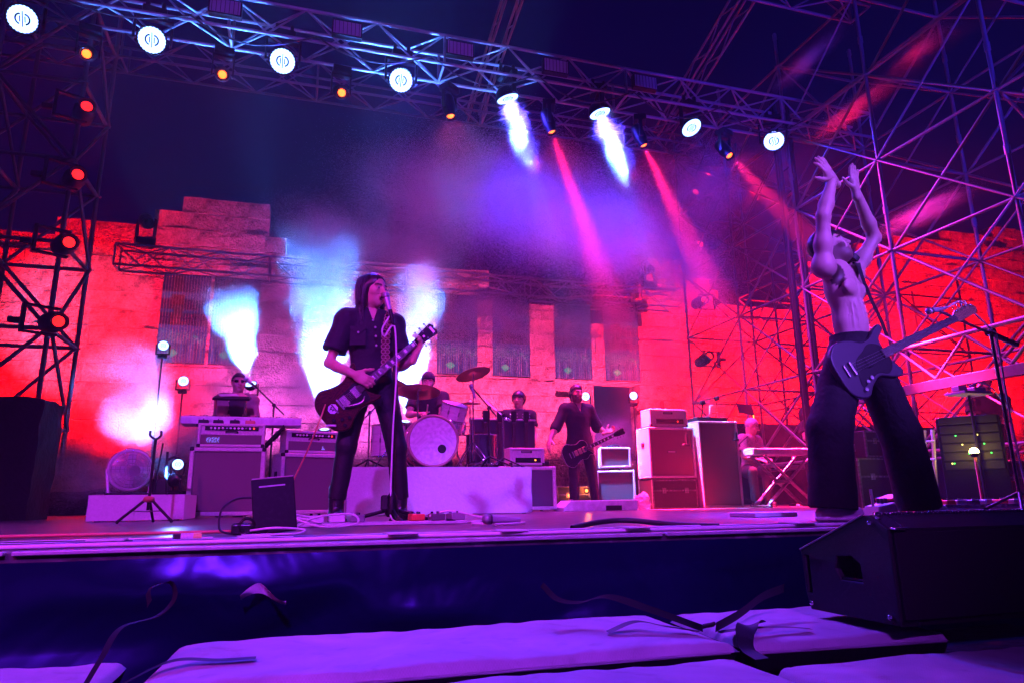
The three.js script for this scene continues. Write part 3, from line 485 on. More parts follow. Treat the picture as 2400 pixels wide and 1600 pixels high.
smoke('low_smoke', 'pink smoke rising beside the dark doorway at the right', 29, [[7.2, 4.4, -12.4, 0.8, 1.0, 0.6, 6], [5.2, 2.6, -11.2, 0.8, 0.6, 0.6, 4], [7.6, 3.2, -12, 0.8, 0.8, 0.6, 4]]);
smoke('beam_smoke', 'smoke catching the highest red beam at the upper right', 30, [[7.8, 8.65, -8.2, 0.2, 0.2, 0.9, 5]]);
smoke('beam_smoke', 'smoke catching the middle red beam at the upper right', 31, [[8.13, 7.5, -7.7, 0.2, 0.2, 1.0, 5], [8.13, 7.68, -6.4, 0.2, 0.2, 0.6, 3]]);
smoke('beam_smoke', 'smoke catching the lowest red beam at the right', 32, [[8.18, 5.36, -6.9, 0.2, 0.2, 0.8, 5]]);
// ---------- people ----------
const cloth = (c, o = {}) => M(c, { roughness: 0.85, map: rep(T.weave, 6), bumpMap: rep(T.fold, 3), bumpScale: 0.004, ...o });
const hairMat = (c) => M(c, { roughness: 0.42 });
const plainGeo = (list) => mergeGeometries(list.map((g) => g.index ? g.toNonIndexed() : g));
// J holds joints in the person's own axes: x to the viewer's right, y up, z to the viewer; L and R are the viewer's left and right
function person(label, p, ry, J0, o) {
  const far = Math.hypot(p[0], p[2]), J = {}; for (const k in J0) { const v = J0[k]; J[k] = [v[0] - v[2] * p[0] / far, v[1], -v[2] * p[2] / far]; }
  for (const h of o.hands ?? []) for (const k in J0) if (h[0] === J0[k]) { h[0] = J[k]; break; }
  const t = thing('person', label, 'person', p, ry, o.group), cell = o.cell ?? 0.013, lo = [-0.75, -0.02, -0.6], hi = [0.85, 2.35, 0.6];
  const B = new Field(lo, hi, cell), w = o.width ?? 1, sx = unit(add(J.shR, J.shL, -1)), sy0 = unit(add(J.neck, J.pelvis, -1)), sz = unit(cross(sx, sy0)), sy = cross(sz, sx), q = frameQ(sx, sy, sz);
  const torso = (F, g, k = 0.06) => {
    const ch = mix(mix(J.shL, J.shR, 0.5), J.pelvis, 0.24), waist = mix(J.neck, J.pelvis, 0.66);
    F.ell(ch, [0.165 * w + g, 0.165 + g, 0.105 * w + g], q, k).ell(waist, [0.135 * w + g, 0.14 + g, 0.095 * w + g], q, k).ell(add(J.pelvis, sy, 0.02), [0.155 * w + g, 0.125 + g, 0.11 * w + g], q, k);
    F.cone(add(J.shL, sy, -0.005), add(J.neck, sy, -0.02), 0.052 + g, 0.05 + g, k).cone(add(J.shR, sy, -0.005), add(J.neck, sy, -0.02), 0.052 + g, 0.05 + g, k);
  };
  torso(B, 0);
  if (o.bare) {     // chest, ribs and belly of a lean bare torso
    const at = (a, b, c) => add(add(add(J.pelvis, sx, a), sy, b), sz, c), H = dist(J.neck, J.pelvis);
    for (const s of [-1, 1]) { B.ell(at(s * 0.075, H * 0.72, 0.085), [0.075, 0.05, 0.03], q, 0.025); for (let i = 0; i < 3; i++) B.ell(at(s * 0.034, H * (0.52 - i * 0.115), 0.086 - i * 0.004), [0.03, 0.026, 0.008], q, 0.04); }
    B.ell(at(0.0, H * 0.17, 0.112), [0.009, 0.012, 0.02], q, 0.008, true); B.ell(at(0, H * 0.6, 0.11), [0.008, 0.09, 0.016], q, 0.02, true);
  }
  const thick = o.thick ?? 1;
  for (const s of ['L', 'R']) {
    const sh = J['sh' + s], el = J['el' + s], wr = J['wr' + s];
    B.ell(sh, [0.062 * thick, 0.062 * thick, 0.06], null, 0.05).cone(sh, el, 0.052 * thick, 0.039 * thick, 0.04).ell(mix(sh, el, 0.45), [0.05 * thick, 0.05 * thick, 0.05 * thick], null, 0.04).cone(el, mix(el, wr, 0.3), 0.04 * thick, 0.043 * thick, 0.025).cone(mix(el, wr, 0.3), wr, 0.043 * thick, 0.027, 0.02);
    if (!o.noLegs) { const h = J['hip' + s], kn = J['kn' + s], an = J['an' + s], lg = o.trousers ? 0.72 : 1; B.cone(h, kn, 0.083 * lg, 0.055 * lg, 0.05).cone(kn, mix(kn, an, 0.3), 0.054 * lg, 0.056 * lg, 0.03).cone(mix(kn, an, 0.3), an, 0.056 * lg, 0.036 * lg, 0.03); const toe = J['toe' + s]; B.cone([an[0], 0.045, an[2]], [toe[0], 0.03, toe[2]], 0.022, 0.02, 0.03); }
  }
  B.cone(add(J.neck, sy, -0.04), add(J.neck, sy, 0.03), 0.062, 0.055, 0.04);
  const geos = [B.mesh(o.armpit ? (x, y, z) => { const a = o.armpit; return Math.hypot(x - a[0], (y - a[1]) * 0.55, z - a[2]) < 0.045 + 0.012 * noise3(x * 60, y * 30, z * 60) ? [0.12, 0.09, 0.09] : null; } : null), headGeo(J.head, o.look, o.crown ?? [0, 1, 0], J.neck, { ...o.face, cell: o.headCell ?? 0.0065 })];
  for (const h of o.hands ?? []) geos.push(handGeo(...h));
  const skin = o.skin ? M(o.skin, { roughness: 0.5, vertexColors: true }) : MAT.skin;
  part('body', plainGeo(geos), skin, t);
  if (o.shirt) {
    const S = new Field(lo, hi, cell), g = o.shirt.loose ?? 0.018; torso(S, g);
    for (const s of ['L', 'R']) { const sh = J['sh' + s], el = J['el' + s], wr = J['wr' + s], f = o.shirt.sleeve, end = f <= 1 ? mix(sh, el, f) : mix(el, wr, f - 1); const fl = o.shirt.flare ?? 0.035; S.ell(sh, [0.07 * thick + g * 0.5, 0.068 * thick + g * 0.5, 0.066 + g * 0.5], null, 0.05); if (f <= 1) S.cone(sh, end, 0.056 * thick + g, 0.05 * thick + fl, 0.03, true); else { S.cone(sh, el, 0.056 * thick + g, 0.05 * thick + g, 0.03); S.cone(el, end, 0.05 * thick + g, 0.038 + g, 0.03, true); } }
    if (o.shirt.collar) { S.cone(add(J.neck, sx, -0.06), add(add(J.neck, sy, 0.045), sx, -0.035), 0.022, 0.016, 0.02).cone(add(J.neck, sx, 0.06), add(add(J.neck, sy, 0.045), sx, 0.035), 0.022, 0.016, 0.02); }
    const hem = add(J.pelvis, sy, o.shirt.hem ?? -0.02), neckTop = add(J.neck, sy, o.shirt.neck ?? 0.012);
    S.all((f, x, y, z) => {
      let e = f + 0.011 * fbm(x * 7 + y * 5, y * 9 - x * 3, z * 7 + 5, 3);
      const h = (x - hem[0]) * sy[0] + (y - hem[1]) * sy[1] + (z - hem[2]) * sy[2]; if (Math.abs(x - J.pelvis[0]) < 0.26) e = Math.max(e, -h);
      const b = (x - neckTop[0]) * sy[0] + (y - neckTop[1]) * sy[1] + (z - neckTop[2]) * sy[2], lx = (x - neckTop[0]) * sx[0] + (y - neckTop[1]) * sx[1] + (z - neckTop[2]) * sx[2], lz = (x - neckTop[0]) * sz[0] + (y - neckTop[1]) * sz[1] + (z - neckTop[2]) * sz[2];
      if (Math.abs(lx) < 0.1) e = Math.max(e, b);
      if (o.shirt.open && lz > 0.02) e = Math.max(e, -(Math.abs(lx) - (b + o.shirt.open) * 0.32) * 0.9 + (b < -o.shirt.open ? -1 : 0));
      return e;
    });
    const m = part(o.shirt.name ?? 'shirt', S.mesh(), o.shirt.m, t);
    for (const d of o.shirt.details ?? []) part(d[0], d[1], d[2], m, d[3], d[4]);
  }
  if (o.trousers) {
    const S = new Field(lo, hi, cell), g = o.trousers.loose ?? 0.016, hemR = o.trousers.hem ?? 0.06, top = J.pelvis[1] + (o.trousers.top ?? 0.09);
    S.ell(add(J.pelvis, sy, 0.02), [0.155 * w + g, 0.13 + g, 0.11 * w + g], q, 0.05).ell(mix(J.neck, J.pelvis, 0.72), [0.138 * w + g, 0.13 + g, 0.098 * w + g], q, 0.05);
    for (const s of ['L', 'R']) { const h = J['hip' + s], kn = J['kn' + s], an = J['an' + s], end = add(an, [0, o.trousers.lift ?? -0.03, 0]); S.cone(h, kn, 0.083 + g, (o.trousers.knee ?? 0.062) + g * 0.6, 0.05); S.cone(kn, end, (o.trousers.knee ?? 0.062) + g * 0.6, hemR, 0.03, true); }
    S.all((f, x, y, z) => Math.max(f + 0.012 * fbm(x * 5 + y * 2, y * 5, z * 5 + 2, 2) + 0.002 * noise3(x * 30, y * 40, z * 30), y - top));
    const m = part('trousers', S.mesh(), o.trousers.m, t); for (const d of o.trousers.details ?? []) part(d[0], d[1], d[2], m, d[3], d[4]);
  }
  if (o.shoes) for (const s of ['L', 'R']) {
    const an = J['an' + s], toe = J['toe' + s], d = unit([toe[0] - an[0], 0, toe[2] - an[2]]), heel = add([an[0], 0.035, an[2]], d, -0.05), S = new Field(an.map((v) => v - 0.35), an.map((v) => v + 0.35), 0.01);
    S.cone(heel, [toe[0], 0.035, toe[2]], 0.044, 0.042, 0.03).cone([an[0], 0.05, an[2]], add(an, [0, (o.shoes.top ?? 0.0), 0]), 0.05, o.shoes.top ? 0.056 : 0.046, 0.04); S.all((f, x, y, z) => Math.max(f, 0.004 - y));
    const m = part('shoe', S.mesh(), o.shoes.m, t), so = new Field(an.map((v) => v - 0.35), an.map((v) => v + 0.35), 0.01); so.cone([heel[0], 0.012, heel[2]], [toe[0], 0.012, toe[2]], 0.05, 0.046, 0.02); so.all((f, x, y) => Math.max(f, y - 0.024, 0.001 - y)); part('sole', so.mesh(), o.shoes.sole ?? MAT.rubber, m);
  }
  if (o.hair) part('hair', o.hair(J), o.hairMat, t);
  return t;
}
function hairField(c, fw, up, fn, cell = 0.008, R = 0.4) { const z = unit(fw), x = unit(cross(up, z)), y = cross(z, x), F = new Field([c[0] - R, c[1] - R - 0.12, c[2] - R], c.map((v) => v + R), cell); fn(F, (a, b, d) => add(add(add(c, x, a), y, b), z, d), frameQ(x, y, z), x, y, z); return F.mesh(); }
const capHair = (c, fw, up, vol = 0.01, o = {}) => hairField(c, fw, up, (F, pt, q, x, y, z) => {
  F.ell(pt(0, 0.04, -0.014), [0.077 + vol, 0.090 + vol, 0.096 + vol], q, 0.02); if (o.back) F.cone(pt(0, 0.0, -0.08), pt(0, -0.10 - o.back, -0.085), 0.06, 0.035, 0.04);
  if (o.bun) F.ell(pt(0, 0.03, -0.135), [0.03, 0.03, 0.03], null, 0.02);
  F.all((f, a, b, d) => { const r = [a - c[0], b - c[1], d - c[2]], ly = r[0] * y[0] + r[1] * y[1] + r[2] * y[2], lz = r[0] * z[0] + r[1] * z[1] + r[2] * z[2], lx = r[0] * x[0] + r[1] * x[1] + r[2] * x[2];
    const line = (o.line ?? 0.075) + (lz < 0.02 ? (lz - 0.02) * 1.6 : 0) - Math.max(0, Math.abs(lx) - 0.055) * 1.2; return Math.max(f + 0.006 * fbm(lx * 40, ly * 12, lz * 30, 3), (line - ly) * 0.7, -0.055 - (o.back ?? 0) - 0.02 - ly); });
}, 0.008, 0.26);

const noColor = (g) => { g = g.index ? g.toNonIndexed() : g; g.deleteAttribute('color'); return g; };
// loose strands from the parting over the temples to the collar
function strands(c, fw, n, seed) {
  const z = unit([fw[0], 0, fw[2]]), x = unit(cross([0, 1, 0], z)), r = rng(seed), out = [];
  for (let i = 0; i < n; i++) {
    const s = i % 2 ? 1 : -1, b = 0.008 - 0.10 * r(), pt = (lx, ly, lz) => add(add(add(c, x, lx), [0, 1, 0], ly), z, lz), w = 0.006 * (r() - 0.5), len = 0.12 + 0.12 * r(), o = 0.004 + 0.014 * r();
    const p = [pt(s * 0.004, 0.128 + 0.006 * r(), b * 0.7 + 0.01), pt(s * (0.05 + o), 0.108, b + 0.005), pt(s * (0.080 + o), 0.045, b), pt(s * (0.084 + o + w), -0.03, b * 0.9 + 0.01 * (r() - 0.5)), pt(s * (0.086 + o + 2 * w), -0.03 - len * 0.55, b * 0.8 + 0.02 * (r() - 0.5)), pt(s * (0.094 + o + 0.02 * (r() - 0.3)), -0.03 - len, b * 0.7 + 0.03 * (r() - 0.4))];
    out.push(new THREE.TubeGeometry(curve(p), 14, 0.0022 + 0.0016 * r(), 4));
  }
  return merge(out);
}
// --- singer ---
{
  const look = [0.60, -0.10, 0.80], J = { pelvis: [-0.02, 0.95, -0.02], neck: [-0.045, 1.475, -0.01], head: [-0.025, 1.625, 0.035], shL: [-0.215, 1.40, 0.03], elL: [-0.315, 1.08, 0.05], wrL: [-0.135, 0.975, 0.215], shR: [0.125, 1.40, -0.02], elR: [0.185, 1.07, 0.10], wrR: [0.275, 1.13, 0.20], hipL: [-0.11, 0.92, 0], knL: [-0.175, 0.51, 0.05], anL: [-0.225, 0.10, 0], toeL: [-0.20, 0.03, 0.17], hipR: [0.07, 0.92, 0], knR: [0.165, 0.51, 0.03], anR: [0.20, 0.10, -0.03], toeR: [0.27, 0.03, 0.12] };
  const shirt = cloth([0.022, 0.021, 0.034]), btn = M([0.8, 0.8, 0.82], { roughness: 0.25, metalness: 0.6 });
  const pocket = (x, y, z, ry) => ['pocket', once('pocket', () => extrude([[-0.055, -0.07], [0.055, -0.07], [0.055, 0.05], [-0.055, 0.05]], 0.008, 0.003)), shirt, [x, y, z], [0, ry, 0]];
  const flap = (x, y, z, ry) => ['pocket_flap', once('flap', () => extrude([[-0.058, 0], [0, -0.045], [0.058, 0], [0.058, 0.02], [-0.058, 0.02]], 0.01, 0.003)), shirt, [x, y, z], [0, ry, 0]];
  const lapel = (x, y, z, s) => ['collar_flap', once('lapel' + s, () => extrude([[0, 0], [s * 0.075, 0.035], [s * 0.06, -0.055], [s * 0.02, -0.075]], 0.007, 0.002)), shirt, [x, y, z], [-0.35, s * 0.5, 0]];
  const details = [lapel(-0.075, 1.465, 0.072, -1), lapel(-0.005, 1.465, 0.07, 1), pocket(-0.135, 1.27, 0.121, -0.25), flap(-0.135, 1.315, 0.126, -0.25), flap(0.075, 1.31, 0.118, 0.3)];
  for (const [x, y, z] of [[-0.135, 1.288, 0.134], [-0.035, 1.385, 0.118], [-0.02, 1.33, 0.138], [-0.015, 1.265, 0.142], [-0.01, 1.20, 0.142], [0.075, 1.285, 0.126]]) details.push(['button', ball(0.0085, 10), btn, [x, y, z]]);
  person('singer with long dark hair and dark short-sleeved shirt at the centre microphone', [0.46, STAGE, -4.86], 0, J, {
    look, width: 0.92, thick: 0.9, face: { open: 1.2, cell: 0.005 }, cell: 0.011,
    hands: [[J.wrL, [0.86, -0.42, 0.2], [0, -0.4, -1], [0.4, 0.75, 0], [0.9, 0.85, 0.8, 0.75], {}], [J.wrR, [0.30, 0.92, 0.16], [-0.6, 0.2, 0.5], [-0.3, 0.5, -0.7], [0.85, 0.95, 0.95, 0.9], { thumb: [0.9, 0.3, -0.3] }]],
    shirt: { m: shirt, sleeve: 0.74, flare: 0.042, loose: 0.02, hem: -0.02, neck: 0.02, open: 0.11, collar: true, details },
    trousers: { m: cloth([0.006, 0.006, 0.008], { roughness: 0.7 }), hem: 0.058, knee: 0.06, loose: 0.012, lift: 0.06 }, shoes: { m: M([0.012, 0.011, 0.012], { roughness: 0.35, bumpMap: rep(T.fold, 4), bumpScale: 0.006 }), top: 0.13 },
    hairMat: hairMat([0.012, 0.009, 0.010]),
    hair: (j) => plainGeo([strands(j.head, look, 150, 5), hairField(j.head, look, [0, 1, 0], (F, pt, q, x, y, z) => {
      F.ell(pt(0, 0.042, -0.016), [0.081, 0.092, 0.101], q, 0.02);
      for (const s of [-1, 1]) { F.cone(pt(s * 0.072, 0.03, -0.012), pt(s * 0.082, -0.11, -0.005), 0.024, 0.022, 0.03); F.cone(pt(s * 0.082, -0.11, -0.005), pt(s * 0.09, -0.215, 0.0), 0.022, 0.012, 0.03); F.cone(pt(s * 0.055, 0.0, -0.055), pt(s * 0.068, -0.2, -0.05), 0.042, 0.028, 0.04); }
      F.cone(pt(0, 0, -0.075), pt(0, -0.19, -0.07), 0.05, 0.034, 0.04);
      F.ell(pt(0.004, -0.025, 0.092), [0.070, 0.116, 0.088], q, 0.01, true);
      F.all((f, a, b, d) => f + 0.0045 * noise3(Math.atan2(a - j.head[0], d - j.head[2]) * 22, b * 5, 3) + 0.004 * fbm(a * 30, b * 8, d * 30, 2));
    }, 0.0075)].map(noColor)),
  });
}
// --- bassist ---
{
  const look = [0.62, 0.42, 0.66], crown = [-0.3, 0.9, -0.3], J = { pelvis: [0.06, 0.96, 0], neck: [-0.005, 1.50, -0.05], head: [-0.03, 1.645, -0.065], shL: [-0.125, 1.475, 0.06], elL: [-0.085, 1.775, 0.14], wrL: [0.035, 2.04, 0.14], shR: [0.14, 1.50, -0.12], elR: [0.375, 1.775, -0.06], wrR: [0.245, 2.05, 0.02], hipL: [-0.04, 0.92, 0.03], knL: [-0.23, 0.5, 0.08], anL: [-0.275, 0.09, 0.05], toeL: [-0.12, 0.03, 0.14], hipR: [0.17, 0.92, -0.03], knR: [0.345, 0.5, -0.02], anR: [0.44, 0.09, -0.1], toeR: [0.60, 0.03, -0.02] };
  const dark = cloth([0.0035, 0.0035, 0.006]), band = M([0.006, 0.006, 0.008], { roughness: 0.6 });
  const t = person('shirtless bass player with both arms raised, clapping above his head', [3.1, STAGE, -3.24], 0.1, J, {
    look, crown, bare: true, width: 0.9, cell: 0.010, face: { beard: 0.34, cell: 0.005, size: 0.97 }, armpit: [-0.075, 1.425, 0.06], skin: [0.55, 0.36, 0.30],
    hands: [[J.wrL, [-0.72, 0.62, 0.15], [0, 0.1, -1], [-0.55, -0.8, 0], [0.18, 0.12, 0.1, 0.1], { spread: 0.12 }], [J.wrR, [-0.06, 1, 0.05], [0.2, 0, 1], [-1, -0.1, 0], [0.16, 0.12, 0.1, 0.14], { spread: 0.06, thumb: [0.35, 0.95, 0.1] }]],
    trousers: { m: dark, hem: 0.125, knee: 0.10, loose: 0.028, lift: -0.025, top: 0.115 }, shoes: { m: M([0.62, 0.6, 0.6], { roughness: 0.6 }), sole: M([0.75, 0.74, 0.72], { roughness: 0.5 }) },
    hairMat: hairMat([0.010, 0.008, 0.009]), hair: (j) => capHair(j.head, look, crown, 0.012, { line: 0.06 }),
  });
  const sleeveBand = (a, b, k, r, name) => { const A = mix(J[a], J[b], k), o = part(name, cyl(r, r * 0.97, 0.034, 22), band, t, A); o.quaternion.setFromUnitVectors(UP, V(...add(J[b], J[a], -1)).normalize()); };
  sleeveBand('shR', 'elR', 0.42, 0.058, 'arm_band');
}
// --- guitarist at the right ---
{
  const look = [0.12, -0.03, 1], J = { pelvis: [-0.02, 0.95, 0], neck: [-0.05, 1.46, 0], head: [-0.05, 1.61, 0.03], shL: [-0.235, 1.39, 0], elL: [-0.385, 1.13, 0.0], wrL: [-0.49, 0.95, 0.06], shR: [0.14, 1.39, 0], elR: [0.27, 1.14, 0.05], wrR: [0.39, 1.06, 0.16], hipL: [-0.12, 0.92, 0], knL: [-0.13, 0.5, 0.04], anL: [-0.14, 0.1, 0], toeL: [-0.17, 0.03, 0.16], hipR: [0.08, 0.92, 0], knR: [0.15, 0.5, 0.04], anR: [0.2, 0.1, 0], toeR: [0.25, 0.03, 0.15] };
  person('bearded guitarist in black open-necked shirt between the drums and the white amplifier', [3.75, STAGE, -9.0], 0.1, J, { look, cell: 0.015, headCell: 0.007, width: 1.08, face: { beard: 0.25 },
    hands: [[J.wrL, [-0.35, -0.85, 0.2], [0.9, 0, 0.2], [0.2, -0.2, 1], 0.5, { cell: 0.007 }], [J.wrR, [0.75, 0.3, 0.2], [-0.3, 0.5, 0.6], [-0.3, 0.6, -0.6], 0.9, { cell: 0.007 }]],
    shirt: { m: cloth([0.009, 0.009, 0.014]), sleeve: 1.25, loose: 0.026, hem: -0.1, open: 0.16, neck: 0.03 }, trousers: { m: cloth([0.014, 0.013, 0.016]), hem: 0.065 }, shoes: { m: MAT.black }, hairMat: hairMat([0.035, 0.024, 0.018]), hair: (j) => capHair(j.head, look, [0, 1, 0], 0.012, { back: 0.02 }) });
}
// --- keyboard player behind the left amplifiers ---
{
  const look = [0.12, 0.02, 1], J = { pelvis: [0, 0.92, 0], neck: [0, 1.43, 0], head: [0, 1.575, 0.02], shL: [-0.165, 1.37, 0], elL: [-0.20, 1.12, 0.06], wrL: [-0.11, 1.08, 0.27], shR: [0.165, 1.37, 0], elR: [0.20, 1.12, 0.06], wrR: [0.11, 1.08, 0.27], hipL: [-0.09, 0.88, 0], knL: [-0.1, 0.48, 0.03], anL: [-0.1, 0.1, 0], toeL: [-0.11, 0.03, 0.15], hipR: [0.09, 0.88, 0], knR: [0.1, 0.48, 0.03], anR: [0.1, 0.1, 0], toeR: [0.11, 0.03, 0.15] };
  const t = person('keyboard player with sunglasses and pale open cardigan behind the left amplifiers', [-0.80, STAGE, -8.86], 0.1, J, { look, cell: 0.015, headCell: 0.007, width: 0.88, thick: 0.85, face: { size: 0.94 }, hands: [[J.wrL, [0.3, -0.15, 1], [0, -1, 0], [1, 0, 0], 0.4, { cell: 0.007 }], [J.wrR, [-0.3, -0.15, 1], [0, -1, 0], [-1, 0, 0], 0.4, { cell: 0.007 }]],
    shirt: { name: 'cardigan', m: cloth([0.36, 0.26, 0.24]), sleeve: 1.9, loose: 0.03, hem: -0.12, open: 0.42, neck: 0.02 }, trousers: { m: cloth([0.014, 0.013, 0.016]) }, shoes: { m: MAT.black }, hairMat: hairMat([0.03, 0.02, 0.018]), hair: (j) => capHair(j.head, look, [0, 1, 0], 0.008, { bun: true, line: 0.07 }) });
  const S = new Field([-0.3, 0.8, -0.2], [0.3, 1.5, 0.25], 0.013); S.ell([0, 1.22, 0.018], [0.145, 0.2, 0.108], null, 0.03); S.all((f, x, y) => Math.max(f, y - 1.37)); part('top', S.mesh(), cloth([0.02, 0.02, 0.03]), t);
  part('sunglasses', merge([moved(ball(0.024, 12).clone().scale(1, 0.72, 0.3), -0.027, 1.59, 0.115), moved(ball(0.024, 12).clone().scale(1, 0.72, 0.3), 0.037, 1.59, 0.112), rodGeo([-0.07, 1.597, 0.09], [0.08, 1.597, 0.085], 0.004)]), M([0.006, 0.006, 0.008], { roughness: 0.15 }), t);
}
// --- drummer ---
{
  const look = [-0.25, -0.28, 1], J = { pelvis: [0, 0.48, -0.05], neck: [0, 0.99, 0.02], head: [-0.01, 1.12, 0.06], shL: [-0.185, 0.93, 0.02], elL: [-0.26, 0.68, 0.12], wrL: [-0.12, 0.66, 0.36], shR: [0.185, 0.93, 0.02], elR: [0.17, 0.68, 0.18], wrR: [0.30, 0.72, 0.38], hipL: [-0.11, 0.46, 0], knL: [-0.24, 0.47, 0.4], anL: [-0.24, 0.08, 0.42], toeL: [-0.26, 0.03, 0.56], hipR: [0.11, 0.46, 0], knR: [0.24, 0.47, 0.4], anR: [0.24, 0.08, 0.42], toeR: [0.26, 0.03, 0.56] };
  const t = person('drummer in dark cap and dark T-shirt seated behind the drum kit', [1.55, STAGE + 0.55, -8.85], 0, J, { look, cell: 0.015, headCell: 0.007, face: { beard: 0.4 }, hands: [[J.wrL, [0.3, 0, 1], [0.5, -1, 0], [0.8, 0.4, 0], 1.3, { cell: 0.007 }], [J.wrR, [0.2, 0, 1], [-0.5, -1, 0], [-0.8, 0.4, 0], 1.3, { cell: 0.007 }]],
    shirt: { m: cloth([0.009, 0.009, 0.014]), sleeve: 0.65, loose: 0.02, flare: 0.035 }, trousers: { m: cloth([0.014, 0.013, 0.018]) }, shoes: { m: MAT.black }, hairMat: cloth([0.02, 0.02, 0.05]), hair: (j) => capHair(j.head, look, [0, 1, 0], 0.014, { line: 0.045 }) });
  const brim = part('cap_brim', new THREE.CylinderGeometry(0.085, 0.085, 0.008, 20, 1, false, -1.2, 2.4), cloth([0.02, 0.02, 0.05]), t, [-0.03, 1.175, 0.1], [0.25, -0.25, 0]);
  rod('drumstick', [-0.1, 0.66, 0.44], [-0.15, 0.72, 0.78], 0.008, M([0.6, 0.45, 0.28]), t); rod('drumstick', [0.31, 0.72, 0.46], [0.26, 0.74, 0.8], 0.008, M([0.6, 0.45, 0.28]), t);
}
// --- technician seen dark behind the drum riser ---
{
  const standing = { pelvis: [0, 0.95, 0], neck: [0, 1.46, 0], head: [0, 1.61, 0.02], shL: [-0.19, 1.39, 0], elL: [-0.24, 1.10, 0.04], wrL: [-0.2, 0.88, 0.16], shR: [0.19, 1.39, 0], elR: [0.24, 1.10, 0.04], wrR: [0.2, 0.88, 0.16], hipL: [-0.1, 0.92, 0], knL: [-0.11, 0.5, 0.03], anL: [-0.11, 0.1, 0], toeL: [-0.13, 0.03, 0.15], hipR: [0.1, 0.92, 0], knR: [0.11, 0.5, 0.03], anR: [0.11, 0.1, 0], toeR: [0.13, 0.03, 0.15] };
  const hang = (J) => [[J.wrL, [0.1, -1, 0.1], [1, 0, 0], [0, 0, 1], 0.4, { cell: 0.008 }], [J.wrR, [-0.1, -1, 0.1], [-1, 0, 0], [0, 0, 1], 0.4, { cell: 0.008 }]];
  const dk = cloth([0.006, 0.006, 0.009]), look = [-0.5, 0, 0.8];
  const t = person('technician with thick dark hair silhouetted behind the guitar rack', [3.07, STAGE, -9.75], 0, standing, { look, cell: 0.017, headCell: 0.009, hands: hang(standing), shirt: { m: dk, sleeve: 0.6, loose: 0.022 }, trousers: { m: dk }, shoes: { m: MAT.black }, hairMat: hairMat([0.012, 0.01, 0.01]), hair: (j) => capHair(j.head, look, [0, 1, 0], 0.028, { back: 0.03, line: 0.05 }) });
  // crew member filming at the right, with a small camera held to the face
  const J2 = { ...standing, elL: [-0.3, 1.16, 0.12], wrL: [-0.12, 1.44, 0.24], elR: [0.24, 1.16, 0.2], wrR: [0.05, 1.40, 0.28] }, look2 = [0.5, 0, 0.85];
  person('crew member in dark T-shirt holding a camera beside the right scaffold', [8.72, STAGE - 0.02, -10.3], 0.5, J2, { look: look2, cell: 0.017, headCell: 0.009, hands: [[J2.wrL, [0.6, 0.8, 0.3], [0.5, -0.4, 0.5], [0.6, 0.3, 0.4], 0.9, { cell: 0.008 }], [J2.wrR, [-0.2, 0.95, 0.2], [-0.5, 0, 0], [-0.4, 0, 0.6], 0.9, { cell: 0.008 }]], shirt: { m: dk, sleeve: 0.65, loose: 0.03 }, trousers: { m: dk }, shoes: { m: MAT.black }, hairMat: hairMat([0.012, 0.01, 0.01]), hair: (j) => capHair(j.head, look2, [0, 1, 0], 0.016, { back: 0.05, line: 0.06 }) });
  const cam = thing('film_camera', 'small black camera in the hands of the crew member', 'camera', [8.80, STAGE + 1.56, -9.98], 0.4); part('camera_body', box(0.12, 0.09, 0.1), MAT.black, cam); part('camera_lens', cyl(0.034, 0.036, 0.08, 18), MAT.black, cam, [0, 0, 0.08], [Math.PI / 2, 0, 0]); part('screen', box(0.08, 0.055, 0.01), MAT.black, cam, [-0.1, 0, -0.03], [0, 0.4, 0]);
  const J3 = { ...standing, wrR: [0.1, 1.05, 0.26], elR: [0.26, 1.12, 0.08] };
  person('crew member in the dark at the right edge behind the microphone stand', [8.95, STAGE, -7.0], -0.4, J3, { look: [-0.7, -0.2, 0.6], cell: 0.017, headCell: 0.009, hands: hang(J3), shirt: { m: dk, sleeve: 0.6, loose: 0.025 }, trousers: { m: dk }, shoes: { m: MAT.black }, hairMat: hairMat([0.02, 0.014, 0.012]), hair: (j) => capHair(j.head, [-0.7, -0.2, 0.6], [0, 1, 0], 0.012) });
}
// --- seated keyboard player at the right ---
{
  const look = [0.45, -0.35, 0.8], J = { pelvis: [0, 0.56, 0], neck: [0.03, 1.08, 0.06], head: [0.07, 1.225, 0.11], shL: [-0.165, 1.02, 0.06], elL: [-0.2, 0.76, 0.12], wrL: [0.0, 0.70, 0.34], shR: [0.2, 1.02, 0.02], elR: [0.26, 0.76, 0.1], wrR: [0.16, 0.72, 0.36], hipL: [-0.1, 0.53, 0.02], knL: [-0.17, 0.52, 0.4], anL: [-0.15, 0.1, 0.4], toeL: [-0.16, 0.03, 0.55], hipR: [0.1, 0.53, 0.02], knR: [0.16, 0.52, 0.4], anR: [0.16, 0.1, 0.42], toeR: [0.2, 0.03, 0.57] };
  person('grey-haired keyboard player in pale patterned shirt seated beside the tall cabinet', [6.72, STAGE, -9.3], 0.3, J, { look, cell: 0.015, headCell: 0.007, face: {}, hands: [[J.wrL, [0.2, -0.1, 1], [0, -1, 0], [1, 0, 0], 0.5, { cell: 0.007 }], [J.wrR, [0, -0.1, 1], [0, -1, 0], [-1, 0, 0], 0.5, { cell: 0.007 }]],
    shirt: { m: cloth([0.33, 0.33, 0.4], { map: rep(T.stone, 5) }), sleeve: 0.75, loose: 0.026, open: 0.12, hem: -0.04 }, trousers: { m: cloth([0.02, 0.02, 0.025]) }, shoes: { m: MAT.black }, hairMat: hairMat([0.4, 0.38, 0.38]), hair: (j) => capHair(j.head, look, [0, 1, 0], 0.009, { line: 0.065 }) });
}
